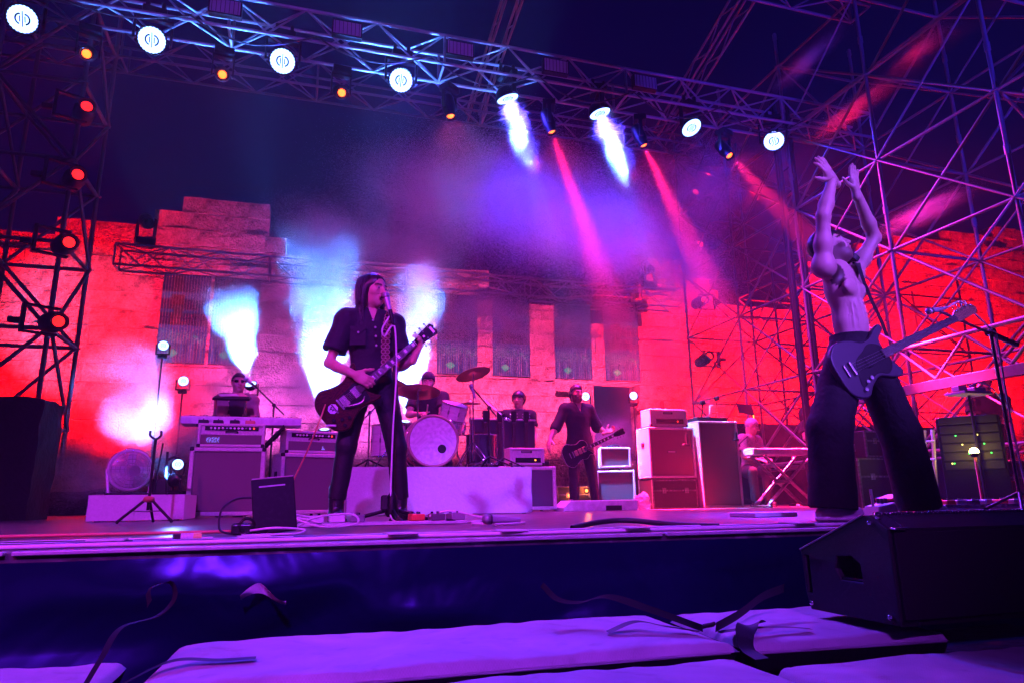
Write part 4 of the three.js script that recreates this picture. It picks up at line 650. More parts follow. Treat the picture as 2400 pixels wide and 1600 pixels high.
// ---------- guitars: own axes x along the neck, y across, z out of the front ----------
const font = await new FontLoader().loadAsync('fonts/droid/droid_sans_bold.typeface.json');
const text = (s, size, depth = 0.002) => { const g = new TextGeometry(s, { font, size, depth, curveSegments: 3, bevelEnabled: false }); g.computeBoundingBox(); const b = g.boundingBox; return g.translate(-(b.max.x + b.min.x) / 2, -(b.max.y + b.min.y) / 2, 0); };
const nickel = M([0.7, 0.68, 0.66], { metalness: 1, roughness: 0.25 }), rosewood = M([0.045, 0.022, 0.014], { roughness: 0.5, map: rep(T.wood, 6, 2) }), pearl = M([0.7, 0.66, 0.62], { roughness: 0.3 }), blackPlastic = M([0.01, 0.01, 0.011], { roughness: 0.25 });
function guitar(o) {
  const t = thing(o.name, o.label, o.category ?? 'guitar'); const A = V(...o.at), D = V(...o.dir).normalize(), N = V(...(o.out ?? [0, 0, 1])), Z = N.addScaledVector(D, -N.dot(D)).normalize(), Yv = Z.clone().cross(D);
  t.position.copy(A); t.quaternion.setFromRotationMatrix(new THREE.Matrix4().makeBasis(D, Yv, Z));
  const body = part('body', extrude(splineShape(o.outline), 0.04, 0.009, [], 4), o.body, t);
  if (o.binding) part('binding', extrude(splineShape(o.outline.map(([x, y]) => [x * 1.004, y * 1.004])), 0.006, 0.001), pearl, body, [0, 0, 0.012]);
  if (o.guard) part('pickguard', extrude(splineShape(o.guard), 0.003, 0.0008), o.guardMat ?? blackPlastic, body, [0, 0, 0.0216]);
  const n0 = o.neckFrom, n1 = o.nut, w0 = o.w0 ?? 0.028, w1 = o.w1 ?? 0.022;
  const neck = part('neck', extrude([[n0 - 0.03, -w0], [n1, -w1], [n1, w1], [n0 - 0.03, w0]], 0.022, 0.005), o.neck, t, [0, 0, 0.016]);
  part('fretboard', extrude([[n0 - 0.05, -w0], [n1, -w1], [n1, w1], [n0 - 0.05, w0]], 0.006, 0.001), rosewood, neck, [0, 0, 0.0142]);
  const L = n1 - o.bridge, frets = o.frets ?? 20;
  for (let i = 1; i <= frets; i++) { const x = n1 - L * (1 - Math.pow(2, -i / 12)); if (x < n0 - 0.045) break; const w = w1 + (w0 - w1) * (n1 - x) / (n1 - n0); part('fret', box(0.003, 2 * w - 0.002, 0.003, 0), nickel, neck, [x, 0, 0.0182]); if (o.inlays && [1, 3, 5, 7, 9, 12, 15].includes(i)) { const x2 = n1 - L * (1 - Math.pow(2, -(i - 1) / 12)); part('inlay', box(Math.max(0.006, (x2 - x) * 0.55), w * 1.1, 0.002, 0), pearl, neck, [(x + x2) / 2, 0, 0.0168]); } }
  const head = part('headstock', extrude(o.head.map(([x, y]) => [n1 + x, y]), 0.016, 0.003), o.headMat ?? blackPlastic, t, [0, 0, 0.012]);
  part('nut', box(0.006, w1 * 2, 0.006, 0.001), pearl, head, [n1 + 0.002, 0, 0.010]);
  for (const [x, y, s] of o.pegs) { part('tuner', merge([moved(cyl(0.005, 0.005, 0.014, 8), n1 + x, y, 0.012, Math.PI / 2), rodGeo([n1 + x, y, -0.004], [n1 + x, y + s * 0.03, -0.004], 0.003, 6), moved(box(0.014, 0.012, 0.008, 0.003), n1 + x, y + s * 0.036, -0.004)]), nickel, head); }
  const ns = o.strings ?? 6, strings = []; for (let i = 0; i < ns; i++) { const k = (i / (ns - 1) - 0.5) * 2; strings.push(rodGeo([o.bridge, k * 0.026, 0.034], [n1, k * w1 * 0.82, 0.036], o.gauge ?? 0.0009, 4)); }
  strings.forEach((g) => part('string', g, nickel, t));
  for (const x of o.pickups) part('pickup', merge([moved(box(0.038, 0.072, 0.012, 0.003), x, 0, 0.026), ...[-1, 1].map((k) => moved(box(0.004, 0.07, 0.004, 0), x + k * 0.021, 0, 0.024))]), o.pickupMat ?? nickel, body);
  part('bridge', merge([moved(box(0.014, 0.085, 0.014, 0.003), o.bridge, 0, 0.028), moved(box(0.012, 0.075, 0.012, 0.003), o.bridge - 0.045, 0, 0.026)]), nickel, body);
  for (const [x, y] of o.knobs ?? []) part('knob', cyl(0.011, 0.013, 0.014, 14), o.knobMat ?? blackPlastic, body, [x, y, 0.028], [Math.PI / 2, 0, 0]);
  return [t, body];
}
const gibsonHead = [[0, -0.022], [0.02, -0.024], [0.055, -0.036], [0.17, -0.046], [0.185, -0.02], [0.175, 0], [0.185, 0.02], [0.17, 0.046], [0.055, 0.036], [0.02, 0.024], [0, 0.022]], sixPegs = [[0.05, -0.024, -1], [0.095, -0.028, -1], [0.14, -0.032, -1], [0.05, 0.024, 1], [0.095, 0.028, 1], [0.14, 0.032, 1]];
const guitarBrown = MP([0.075, 0.014, 0.010], { roughness: 0.5, map: rep(T.wood, 3, 5), specularIntensity: 0.3 });
{
  const [t, body] = guitar({ name: 'electric_guitar', label: 'dark red twin-horned electric guitar hanging on the singer', at: [0.46 - 0.195, STAGE + 0.81, -4.86 + 0.165], dir: [0.742, 0.665, 0.06], out: [0.05, 0.1, 1],
    outline: [[-0.205, 0.02], [-0.185, 0.105], [-0.11, 0.158], [-0.02, 0.128], [0.05, 0.115], [0.115, 0.135], [0.178, 0.172], [0.195, 0.160], [0.165, 0.105], [0.138, 0.048], [0.135, 0], [0.142, -0.045], [0.165, -0.090], [0.190, -0.125], [0.172, -0.135], [0.105, -0.122], [0.04, -0.108], [-0.03, -0.126], [-0.115, -0.162], [-0.19, -0.11]],
    body: guitarBrown, neck: guitarBrown, guard: [[0.125, 0.035], [0.10, 0.06], [0.05, 0.05], [-0.02, 0.045], [-0.06, 0.02], [-0.05, -0.05], [0.0, -0.075], [0.06, -0.09], [0.115, -0.1], [0.13, -0.05]], neckFrom: 0.14, nut: 0.60, bridge: -0.055, pickups: [-0.02, 0.075], head: gibsonHead, pegs: sixPegs, inlays: true, knobs: [[-0.11, -0.085], [-0.155, -0.055], [-0.065, -0.105], [-0.12, -0.125]] });
  part('sticker', new THREE.ExtrudeGeometry(new THREE.Shape(Array.from({ length: 9 }, (_, i) => new THREE.Vector2(0.034 * Math.cos(i * 0.7854 + 0.39), 0.034 * Math.sin(i * 0.7854 + 0.39)))), { depth: 0.0015, bevelEnabled: false }), M([0.55, 0.55, 0.75], { roughness: 0.5 }), body, [-0.11, 0.01, 0.0205]);
  part('sticker_print', merge([moved(text('A', 0.026, 0.001), -0.011, 0.002, 0), moved(text('A', 0.026, 0.001), 0.009, -0.004, 0)]), blackPlastic, body, [-0.11, 0.01, 0.0224], [0, 0, -0.73]);
  part('vibrato_arm', hose([[-0.05, -0.02, 0.035], [-0.01, -0.05, 0.05], [0.06, -0.08, 0.055], [0.10, -0.06, 0.055]], 0.004), nickel, body);
  part('jack_plug', rodGeo([-0.165, -0.09, 0.028], [-0.215, -0.05, 0.05], 0.008, 10), MAT.whiteCable, body);
  part('head_inlay', merge([moved(box(0.016, 0.05, 0.002, 0), 0.755, 0, 0.009), moved(box(0.014, 0.014, 0.002, 0), 0.68, 0, 0.009)]), pearl, t, [0, 0, 0.012]);
  // strap with round ornaments over the shoulder
  const strap = tag(new THREE.Group(), 'embroidered pale guitar strap crossing the chest of the singer', 'guitar strap'); strap.name = numbered('guitar_strap'); scene.add(strap);
  const path = curve([[0.12, 1.38, -0.13], [0.105, 1.475, -0.04], [0.085, 1.445, 0.055], [0.062, 1.34, 0.118], [0.052, 1.20, 0.148], [0.055, 1.07, 0.155], [0.04, 0.99, 0.16]].map(([x, y, z]) => [0.46 + x, STAGE + y, -4.86 + z]));
  const ribbon = (w, off) => sheet(60, 3, (u, v) => { const p = path.getPointAt(u), tg = path.getTangentAt(u), s = V(1, 0, 0.1).addScaledVector(tg, -tg.x).normalize(), nn = tg.clone().cross(s).normalize(); p.addScaledVector(s, (v - 0.5) * w).addScaledVector(nn, off); return [p.x, p.y, p.z, v, u * 12]; });
  part('band', ribbon(0.052, 0), M([0.22, 0.09, 0.075], { roughness: 0.85, map: rep(T.weave, 2), side: THREE.DoubleSide }), strap);
  const orn = once('orn', () => new THREE.TorusGeometry(0.0145, 0.0035, 5, 12)); for (let i = 0; i < 13; i++) for (const k of [-1, 1]) { const u = 0.3 + i * 0.052; if (u > 0.97) break; const p = path.getPointAt(u); part('ornament', orn, M([0.34, 0.24, 0.2], { roughness: 0.8 }), strap, [p.x + k * 0.0145, p.y, p.z + 0.007]); }
}
{
  const gloss = MP([0.035, 0.03, 0.045], { roughness: 0.4, specularIntensity: 0.5 });
  guitar({ name: 'bass_guitar', label: 'dark four-string bass guitar hanging low on the shirtless player', category: 'bass guitar', at: [3.1 - 0.06, STAGE + 0.865, -3.24 + 0.15], dir: [0.92, 0.385, 0.0], out: [-0.25, 0.1, 1], neckFrom: 0.20, nut: 0.80, bridge: -0.10, strings: 4, gauge: 0.0018, pickups: [0.03], pickupMat: blackPlastic,
    outline: [[-0.205, 0.0], [-0.19, 0.10], [-0.11, 0.165], [0.0, 0.15], [0.06, 0.115], [0.13, 0.115], [0.20, 0.150], [0.262, 0.165], [0.262, 0.13], [0.20, 0.085], [0.185, 0.03], [0.185, -0.03], [0.21, -0.09], [0.222, -0.135], [0.18, -0.155], [0.12, -0.135], [0.05, -0.105], [-0.02, -0.13], [-0.10, -0.18], [-0.19, -0.13]],
    body: gloss, neck: M([0.42, 0.26, 0.14], { roughness: 0.4, map: rep(T.wood, 4) }), headMat: M([0.42, 0.26, 0.14], { roughness: 0.35, map: rep(T.wood, 4) }), guard: [[0.17, 0.045], [0.10, 0.085], [0.03, 0.06], [-0.04, 0.03], [-0.08, -0.04], [-0.10, -0.12], [-0.04, -0.105], [0.05, -0.085], [0.12, -0.11], [0.18, -0.06]], head: [[0, -0.021], [0.03, -0.03], [0.19, -0.025], [0.21, 0.005], [0.19, 0.04], [0.12, 0.052], [0.04, 0.042], [0, 0.021]], pegs: [[0.05, 0.03, 1], [0.09, 0.036, 1], [0.13, 0.038, 1], [0.17, 0.034, 1]], knobs: [[-0.06, -0.10], [-0.10, -0.135], [-0.02, -0.09]], knobMat: nickel, frets: 20 });
  const strap = solo('bass_strap', (() => { const path = curve([[0.10, 1.30, -0.20], [0.13, 1.53, -0.16], [0.150, 1.575, -0.10], [0.165, 1.535, -0.03], [0.185, 1.43, 0.03], [0.225, 1.29, 0.07], [0.27, 1.17, 0.10], [0.30, 1.06, 0.12]].map(([x, y, d]) => [3.1 + x - d * 0.691, STAGE + y, -3.24 + d * 0.722])); return sheet(60, 2, (u, v) => { const p = path.getPointAt(u), tg = path.getTangentAt(u), s = V(1, 0.1, -0.35).addScaledVector(tg, -tg.dot(V(1, 0.1, -0.35))).normalize(); p.addScaledVector(s, (v - 0.5) * 0.05); return [p.x, p.y, p.z]; }); })(), M([0.008, 0.008, 0.01], { roughness: 0.6, side: THREE.DoubleSide }), 'black strap of the bass over the shoulder of the shirtless player', 'guitar strap');
}
guitar({ name: 'electric_guitar', label: 'black single-cutaway guitar with gold pickups on the right guitarist', at: [3.75 - 0.15, STAGE + 0.77, -9.0 + 0.19], dir: [0.90, 0.40, 0.10], neckFrom: 0.16, nut: 0.58, bridge: -0.06, pickups: [-0.01, 0.05, 0.11], pickupMat: M([0.8, 0.6, 0.3], { metalness: 0.9, roughness: 0.3 }), binding: true, inlays: true,
  outline: [[-0.205, 0], [-0.185, 0.11], [-0.11, 0.165], [-0.03, 0.13], [0.04, 0.11], [0.11, 0.132], [0.17, 0.10], [0.185, 0.03], [0.165, -0.03], [0.205, -0.075], [0.215, -0.115], [0.17, -0.10], [0.10, -0.135], [0.03, -0.115], [-0.03, -0.135], [-0.11, -0.168], [-0.19, -0.11]], body: blackPlastic, neck: blackPlastic, head: gibsonHead, pegs: sixPegs, knobs: [[-0.12, -0.1], [-0.16, -0.06]] });

// ---------- amplifiers ----------
const badge = M([0.02, 0.02, 0.02], { roughness: 0.4 }), ledRed = glow(4, 0.15, 0.05);
function corners(t, w, h, d, m) { const c = once('corner', () => box(0.045, 0.045, 0.045, 0.014)); for (const sx of [-1, 1]) for (const sy of [0, 1]) part('corner_cap', c, m ?? MAT.black, t, [sx * (w / 2 - 0.018), sy ? h - 0.018 : 0.018, -0.014]); }
function cabinet(name, label, p, ry, w, h, d, o = {}) {   // p: middle of the lower front edge
  const t = thing(name, label, 'amplifier', p, ry, o.group), f = o.frame ?? 0.045, tol = o.tolex ?? MAT.tolex;
  part('case', merge([moved(box(w, f, d, 0.012), 0, f / 2, -d / 2), moved(box(w, f, d, 0.012), 0, h - f / 2, -d / 2), moved(box(f, h - 2 * f + 0.01, d, 0.01), -w / 2 + f / 2, h / 2, -d / 2), moved(box(f, h - 2 * f + 0.01, d, 0.01), w / 2 - f / 2, h / 2, -d / 2), moved(box(w - f, h - f, 0.03), 0, h / 2, -d + 0.02)]), tol, t);
  part('grille', box(w - 2 * f + 0.006, h - 2 * f + 0.006, 0.02, 0.003), o.grille ?? MAT.grille, t, [0, h / 2, -0.034]);
  if (!o.noCorners) corners(t, w, h, d);
  if (o.handle) part('handle', box(0.015, 0.06, 0.09, 0.005), MAT.black, t, [-w / 2 - 0.001, h * 0.66, -d / 2]);
  if (o.plate) { const [, y] = o.plate, pl = part('badge', box(0.15, 0.032, 0.006), badge, t, [0, y, -0.018]); part('name_strip', box(0.11, 0.009, 0.002, 0), M([0.5, 0.48, 0.46]), pl, [-0.008, 0, 0.0035]); }
  return t;
}
function ampHead(label, p, ry, w, h, d, o = {}) {
  const t = thing('amplifier_head', label, 'amplifier', p, ry, 'amplifier heads');
  const sh = part('case', merge([moved(box(w, 0.03, d, 0.01), 0, 0.015, -d / 2), moved(box(w, 0.03, d, 0.01), 0, h - 0.015, -d / 2), moved(box(0.03, h - 0.05, d, 0.008), -w / 2 + 0.015, h / 2, -d / 2), moved(box(0.03, h - 0.05, d, 0.008), w / 2 - 0.015, h / 2, -d / 2), moved(box(w - 0.05, h - 0.05, 0.02), 0, h / 2, -d + 0.03)]), MAT.tolex, t);
  const py = o.panelLow ? h * 0.3 : h * 0.80, ph = o.panelLow ? h * 0.28 : 0.05;
  part('face', box(w - 0.05, h - 0.05, 0.015, 0.003), o.face ?? MAT.tolex, t, [0, h / 2, -0.028]);
  const panel = part('control_panel', box(w * (o.panelLow ? 0.72 : 0.80), ph, 0.012, 0.003), blackPlastic, t, [o.panelLow ? w * 0.04 : 0, py, -0.017]);
  if (!o.panelLow) { part('grille', box(w - 0.06, h * 0.40, 0.012, 0.003), MAT.grille, t, [0, h * 0.32, -0.018]); for (let i = 0; i < 11; i++) part('knob', cyl(0.0105, 0.012, 0.016, 12), i % 5 === 4 ? nickel : pearl, panel, [-w * 0.31 + i * w * 0.058, 0, 0.012], [Math.PI / 2, 0, 0]); part('handle', hose([[-0.06, 0, 0], [-0.05, 0.012, 0.02], [0.05, 0.012, 0.02], [0.06, 0, 0]], 0.007), MAT.black, t, [0, h * 0.61, -0.016]); }
  part('pilot_light', ball(0.009, 10), o.pilot ?? ledRed, panel, [w * (o.panelLow ? 0.2 : 0.33), 0, 0.009]);
  if (o.plate) { const pl = part('badge', box(0.15, 0.03, 0.006), badge, t, [0, h * 0.78, -0.018]); part('name_strip', box(0.11, 0.008, 0.002, 0), M([0.3, 0.28, 0.28]), pl, [-0.008, 0, 0.0035]); }
  if (o.dots) { const dm = glow(0.35, 0.25, 1.6), g = once('dot', () => ball(0.0042, 6)); for (const [x, y] of o.dots) part('badge_dot', g, dm, t, [x, y, -0.011]); }
  for (const [x] of [[-1], [1]]) part('corner_cap', once('hc', () => box(0.04, 0.04, 0.04, 0.012)), MAT.black, t, [x * (w / 2 - 0.016), 0.016, -0.014]);
  return t;
}
const dotWord = []; for (let c = 0; c < 5; c++) for (let i = 0; i < 5; i++) for (let j = 0; j < 2; j++) if ((c * 7 + i * 3 + j) % 4) dotWord.push([-0.245 + c * 0.027 + j * 0.011, 0.055 + i * 0.0115 - (c === 4 ? 0 : i === 4 ? 0.003 : 0)]);
cabinet('guitar_cabinet', 'large pale guitar cabinet with grey grille at the left of the stage', [-0.77, STAGE + 0.02, -8.0], 0.02, 0.76, 0.72, 0.36, { group: 'pale guitar cabinets' });
ampHead('pale amplifier head with dotted badge on the large left cabinet', [-0.755, STAGE + 0.745, -8.02], 0.02, 0.68, 0.255, 0.25, { dots: dotWord });
cabinet('guitar_cabinet', 'pale guitar cabinet half hidden behind the singer, turned to the right', [0.12, STAGE + 0.02, -8.45], 0.32, 0.74, 0.69, 0.36, { handle: true, group: 'pale guitar cabinets' });
ampHead('pale amplifier head with small blue badge left of the singer', [0.12, STAGE + 0.715, -8.47], 0.32, 0.66, 0.26, 0.25, { dots: [[0.10, 0.05], [0.111, 0.05], [0.122, 0.05], [0.133, 0.05], [0.111, 0.061], [0.111, 0.072], [0.111, 0.083], [0.122, 0.061]] });
cabinet('guitar_cabinet', 'white guitar cabinet with brown grille stacked on the black case', [4.965, STAGE + 0.42, -8.6], 0, 0.72, 0.70, 0.38, { frame: 0.032, noCorners: true, handle: true, plate: [1, 0.36], grille: M([0.12, 0.06, 0.055], { roughness: 0.85, map: rep(T.weave, 9) }), group: 'pale guitar cabinets' });
ampHead('white amplifier head with red pilot light on the white cabinet', [4.95, STAGE + 1.135, -8.62], 0, 0.60, 0.245, 0.27, { panelLow: true, plate: true });
cabinet('bass_cabinet', 'tall brown-grilled bass cabinet beside the seated keyboard player', [5.665, STAGE + 0.01, -8.5], 0, 0.64, 1.20, 0.42, { frame: 0.028, noCorners: true, grille: M([0.11, 0.06, 0.055], { roughness: 0.85, map: rep(T.weave, 9) }), tolex: M([0.32, 0.27, 0.25], { roughness: 0.6 }) });
cabinet('guitar_cabinet', 'grey guitar cabinet partly hidden beside the drum riser', [2.74, STAGE + 0.02, -8.35], 0, 0.76, 0.54, 0.34, { plate: [1, 0.30], grille: M([0.10, 0.09, 0.11], { roughness: 0.85, map: rep(T.weave, 9) }), noCorners: true, group: 'pale guitar cabinets' });
ampHead('small amplifier with glowing orange lamp beside the drum riser', [2.74, STAGE + 0.575, -8.37], 0, 0.47, 0.22, 0.24, { panelLow: true, pilot: glow(7, 1.6, 0.1), plate: true });
function combo(label, p, ry, w, h, d) { const t = cabinet('combo_amplifier', label, p, ry, w, h, d, { frame: 0.03, noCorners: true, grille: M([0.06, 0.06, 0.08], { roughness: 0.85, map: rep(T.weave, 9) }), tolex: M([0.42, 0.42, 0.48], { roughness: 0.55 }) }); part('strap_handle', hose([[-0.09, h, -d / 2], [-0.06, h + 0.03, -d / 2], [0.06, h + 0.03, -d / 2], [0.09, h, -d / 2]], 0.009), MAT.black, t); return t; }
combo('pale combo amplifier standing behind the white amplifier stack', [4.38, STAGE + 0.01, -9.25], -0.35, 0.56, 0.54, 0.28);
combo('small pale combo amplifier on top of the lower one', [4.40, STAGE + 0.59, -9.27], -0.3, 0.46, 0.30, 0.26);
function flightCase(label, p, ry, w, h, d, m = MAT.black) {
  const t = thing('flight_case', label, 'flight case', p, ry, 'flight cases'), MAT_edge = M([0.16, 0.16, 0.18], { metalness: 0.5, roughness: 0.4, map: T.scuff }); part('shell', box(w, h, d, 0.01), m, t, [0, h / 2, 0]);
  for (const sx of [-1, 1]) for (const sz of [-1, 1]) part('edge_profile', box(0.025, h, 0.025, 0.004), MAT_edge, t, [sx * (w / 2 - 0.008), h / 2, sz * (d / 2 - 0.008)]);
  for (const y of [0.012, h * 0.62, h - 0.012]) part('edge_profile', box(w + 0.004, 0.02, 0.022, 0.004), MAT_edge, t, [0, y, d / 2 - 0.006]);
  for (const sx of [-0.25, 0.25]) part('latch', box(0.06, 0.07, 0.012, 0.003), MAT.steel, t, [sx * w, h * 0.62, d / 2 + 0.006]); part('handle', box(0.012, 0.09, 0.13, 0.004), MAT.steel, t, [-w / 2 - 0.006, h * 0.4, 0]);
  return t;
}
flightCase('black flight case under the white amplifier stack', [4.965, STAGE, -8.80], 0, 0.70, 0.40, 0.40);
flightCase('black rack case with orange lamps behind the right guitarist', [3.92, STAGE, -9.75], 0, 0.7, 0.34, 0.4);
flightCase('steel-edged flight case in the dark at the right edge', [7.45, STAGE, -6.0], -0.3, 0.62, 0.5, 0.45);
flightCase('dark flight case behind the legs of the bass player', [6.7, STAGE, -6.9], -0.1, 0.7, 0.58, 0.5);
flightCase('upper flight case behind the legs of the bass player', [6.72, STAGE + 0.585, -6.9], 0.05, 0.55, 0.32, 0.45);
for (const [x, y, c, n] of [[3.80, 0.20, glow(9, 0.6, 0.1), 'left'], [4.03, 0.27, glow(9, 1.4, 0.2), 'right']]) { const t = thing('indicator_lamp', n + ' orange indicator lamp on the rack behind the right guitarist', 'lamp', [x, STAGE + y, -9.53], 0, 'orange indicator lamps'); part('bulb', ball(0.022, 12), c, t); part('socket', cyl(0.028, 0.03, 0.03, 14), MAT.black, t, [0, 0, -0.015], [Math.PI / 2, 0, 0]); const l = new THREE.PointLight(lin(1, 0.16, 0.03), 0.6); l.name = 'indicator_light'; l.position.set(x, STAGE + y, -9.49); l.castShadow = true; scene.add(l); }
// covered stack by the left tower
{ const g = new THREE.BoxGeometry(0.62, 1.35, 0.7, 10, 18, 10), p = g.attributes.position; for (let i = 0; i < p.count; i++) { const x = p.getX(i), y = p.getY(i), z = p.getZ(i), k = 0.03 * fbm(x * 4, y * 3, z * 4, 3); p.setXYZ(i, x * (1 + k * 2) + 0.03 * noise3(y * 4, z * 3, 1) - (0.67 - y) * 0.02, y + 0.03 * noise3(x * 5, 1, z * 5), z + 0.04 * noise3(x * 4, y * 3, 2)); } g.computeVertexNormals(); solo('covered_stack', metric(g), MAT.blackCloth, 'loudspeaker stack under black cloth at the foot of the left tower', 'covered stack', [-3.12, STAGE + 0.66, -9.15]); }

// ---------- risers ----------
function riser(name, label, x0, x1, h, z0, z1) {
  const t = thing(name, label, 'riser', [0, STAGE, 0]), w = x1 - x0;
  part('deck', box(w, 0.05, z0 - z1, 0.008), M([0.03, 0.03, 0.035], { roughness: 0.6, map: T.scuff }), t, [(x0 + x1) / 2, h - 0.028, (z0 + z1) / 2]);
  for (const x of [x0 + 0.06, x1 - 0.06]) for (const z of [z0 - 0.06, z1 + 0.06]) rod('leg', [x, 0, z], [x, h - 0.05, z], 0.024, MAT.galv, t);
  part('front_cloth', sheet(90, 30, (u, v) => { const x = x0 - 0.01 + (w + 0.02) * u, y = 0.01 + (h - 0.012) * v, pull = Math.max(0, u - 0.55), s = 1 - v; return [x + 0.01 * noise3(y * 5, 1, x), y + (u > 0.9 ? 0.02 * s * noise3(x * 3, 2, 1) : 0), z0 + 0.012 + s * (0.02 * noise3(x * 2.2, y * 2, 4) + 0.06 * pull * Math.sin((x * 9 - y * 16)) + 0.012 * fbm(x * 5, y * 4, 8, 3)) + 0.004 * noise3(x * 8, y * 6, 1), x, y]; }), MAT.sheetCloth, t);
  part('side_cloth', sheet(20, 10, (u, v) => [x0 - 0.012, 0.01 + (h - 0.012) * v, z0 + (z1 - z0) * u + 0.02, u, v]), MAT.sheetCloth, t); part('side_cloth', sheet(20, 10, (u, v) => [x1 + 0.012, 0.01 + (h - 0.012) * v, z0 + (z1 - z0) * u + 0.02, u, v]), MAT.sheetCloth, t);
  return t;
}
riser('drum_riser', 'drum riser fronted with creased white cloth', 0.46, 2.42, 0.5, -7.3, -9.5);
riser('small_riser', 'low riser draped in white cloth at the left', -1.78, -1.02, 0.235, -7.0, -7.75);
// ---------- drum kit ----------
const shell = MP([0.62, 0.55, 0.55], { roughness: 0.35, clearcoat: 0.5, map: T.mottle }), skinHead = M([0.72, 0.68, 0.70], { roughness: 0.55, map: T.mottle }), bronze = M([0.55, 0.40, 0.18], { metalness: 1, roughness: 0.3 });
const DR = [0, STAGE + 0.5, 0];
function drum(name, label, p, r, h, rx, rz, o = {}) {
  const t = thing(name, label, 'drum', p); t.rotation.set(rx, o.ry ?? 0, rz);
  part('shell', lathe([[r, -h / 2], [r, h / 2]], 40), o.shell ?? shell, t); part('batter_head', cyl(r * 0.985, r * 0.985, 0.006, 40), o.skin ?? skinHead, t, [0, h / 2 + 0.004, 0]); part('resonant_head', cyl(r * 0.985, r * 0.985, 0.006, 40), skinHead, t, [0, -h / 2 - 0.004, 0]);
  for (const s of [-1, 1]) part('hoop', new THREE.TorusGeometry(r + 0.006, o.hoop ?? 0.009, 8, 40).rotateX(Math.PI / 2), o.hoopMat ?? MAT.chrome, t, [0, s * (h / 2 + 0.004), 0]);
  const n = o.lugs ?? 8; for (let i = 0; i < n; i++) { const a = i / n * 2 * Math.PI + 0.2; part('lug', merge([moved(box(0.02, 0.05, 0.02, 0.005), r + 0.009, 0, 0), rodGeo([r + 0.012, -h / 2 - 0.004, 0], [r + 0.012, h / 2 + 0.004, 0], 0.0035, 6)]), MAT.chrome, t, [0, 0, 0], [0, a, 0]); }
  return t;
}
const kick = drum('bass_drum', 'bass drum with plain pale front head and dark round port', [1.41, STAGE + 0.812, -7.92], 0.278, 0.38, Math.PI / 2, 0, { hoop: 0.017, hoopMat: M([0.3, 0.16, 0.13], { roughness: 0.4 }), lugs: 10 });
part('port_hole', cyl(0.05, 0.05, 0.004, 24), blackPlastic, kick, [0.10, 0.199, 0.09]);
for (const s of [-1, 1]) rod('spur', [s * 0.27, 0.1, 0.06], [s * 0.34, 0.2, 0.31], 0.009, MAT.chrome, kick);
drum('rack_tom', 'pale rack tom mounted right above the bass drum', [1.70, STAGE + 1.19, -8.0], 0.150, 0.17, 0.35, -0.18);
drum('floor_tom', 'pale floor tom left of the bass drum', [0.98, STAGE + 0.86, -8.35], 0.2, 0.36, 0.05, 0);
drum('snare_drum', 'chrome snare drum below the rack tom', [1.72, STAGE + 1.02, -8.2], 0.17, 0.13, 0.2, -0.1, { shell: MAT.chrome });
function cymbal(label, p, r, rx, rz, stand = true) {
  const t = thing('cymbal', label, 'cymbal', p, 0, 'cymbals'); const c = part('plate', lathe([[0.006, 0.035], [r * 0.16, 0.026], [r * 0.22, 0.012], [r * 0.6, 0.002], [r, -0.012], [r, -0.0135], [r * 0.6, 0.0], [r * 0.22, 0.01], [r * 0.16, 0.024], [0.006, 0.033]], 48), bronze, t); c.rotation.set(rx, 0, rz); part('wing_nut', box(0.03, 0.014, 0.008, 0.003), MAT.chrome, t, [0, 0.045, 0]);
  if (stand) { const g = STAGE + 0.5 - p[1]; rod('tube', [0, g + 0.12, 0], [0, 0.0, 0], 0.010, MAT.chrome, t); rod('lower_tube', [0, g + 0.1, 0], [0, g * 0.5, 0], 0.015, MAT.chrome, t); for (let i = 0; i < 3; i++) { const a = i * 2.094 + 0.5; rod('leg', [0, g + 0.32, 0], [0.25 * Math.cos(a), g + 0.012, 0.25 * Math.sin(a)], 0.009, MAT.chrome, t); } }
}
cymbal('crash cymbal standing highest at the right of the kit', [1.93, STAGE + 1.65, -7.95], 0.215, -0.24, 0.22);
cymbal('wide ride cymbal in front of the drummer', [1.27, STAGE + 1.42, -8.0], 0.265, -0.2, -0.05);
cymbal('crash cymbal half hidden behind the singer', [1.0, STAGE + 1.52, -8.2], 0.22, -0.2, -0.28);
cymbal('small hi-hat cymbal right of the rack tom', [1.94, STAGE + 1.32, -8.15], 0.13, 0.04, 0.02);
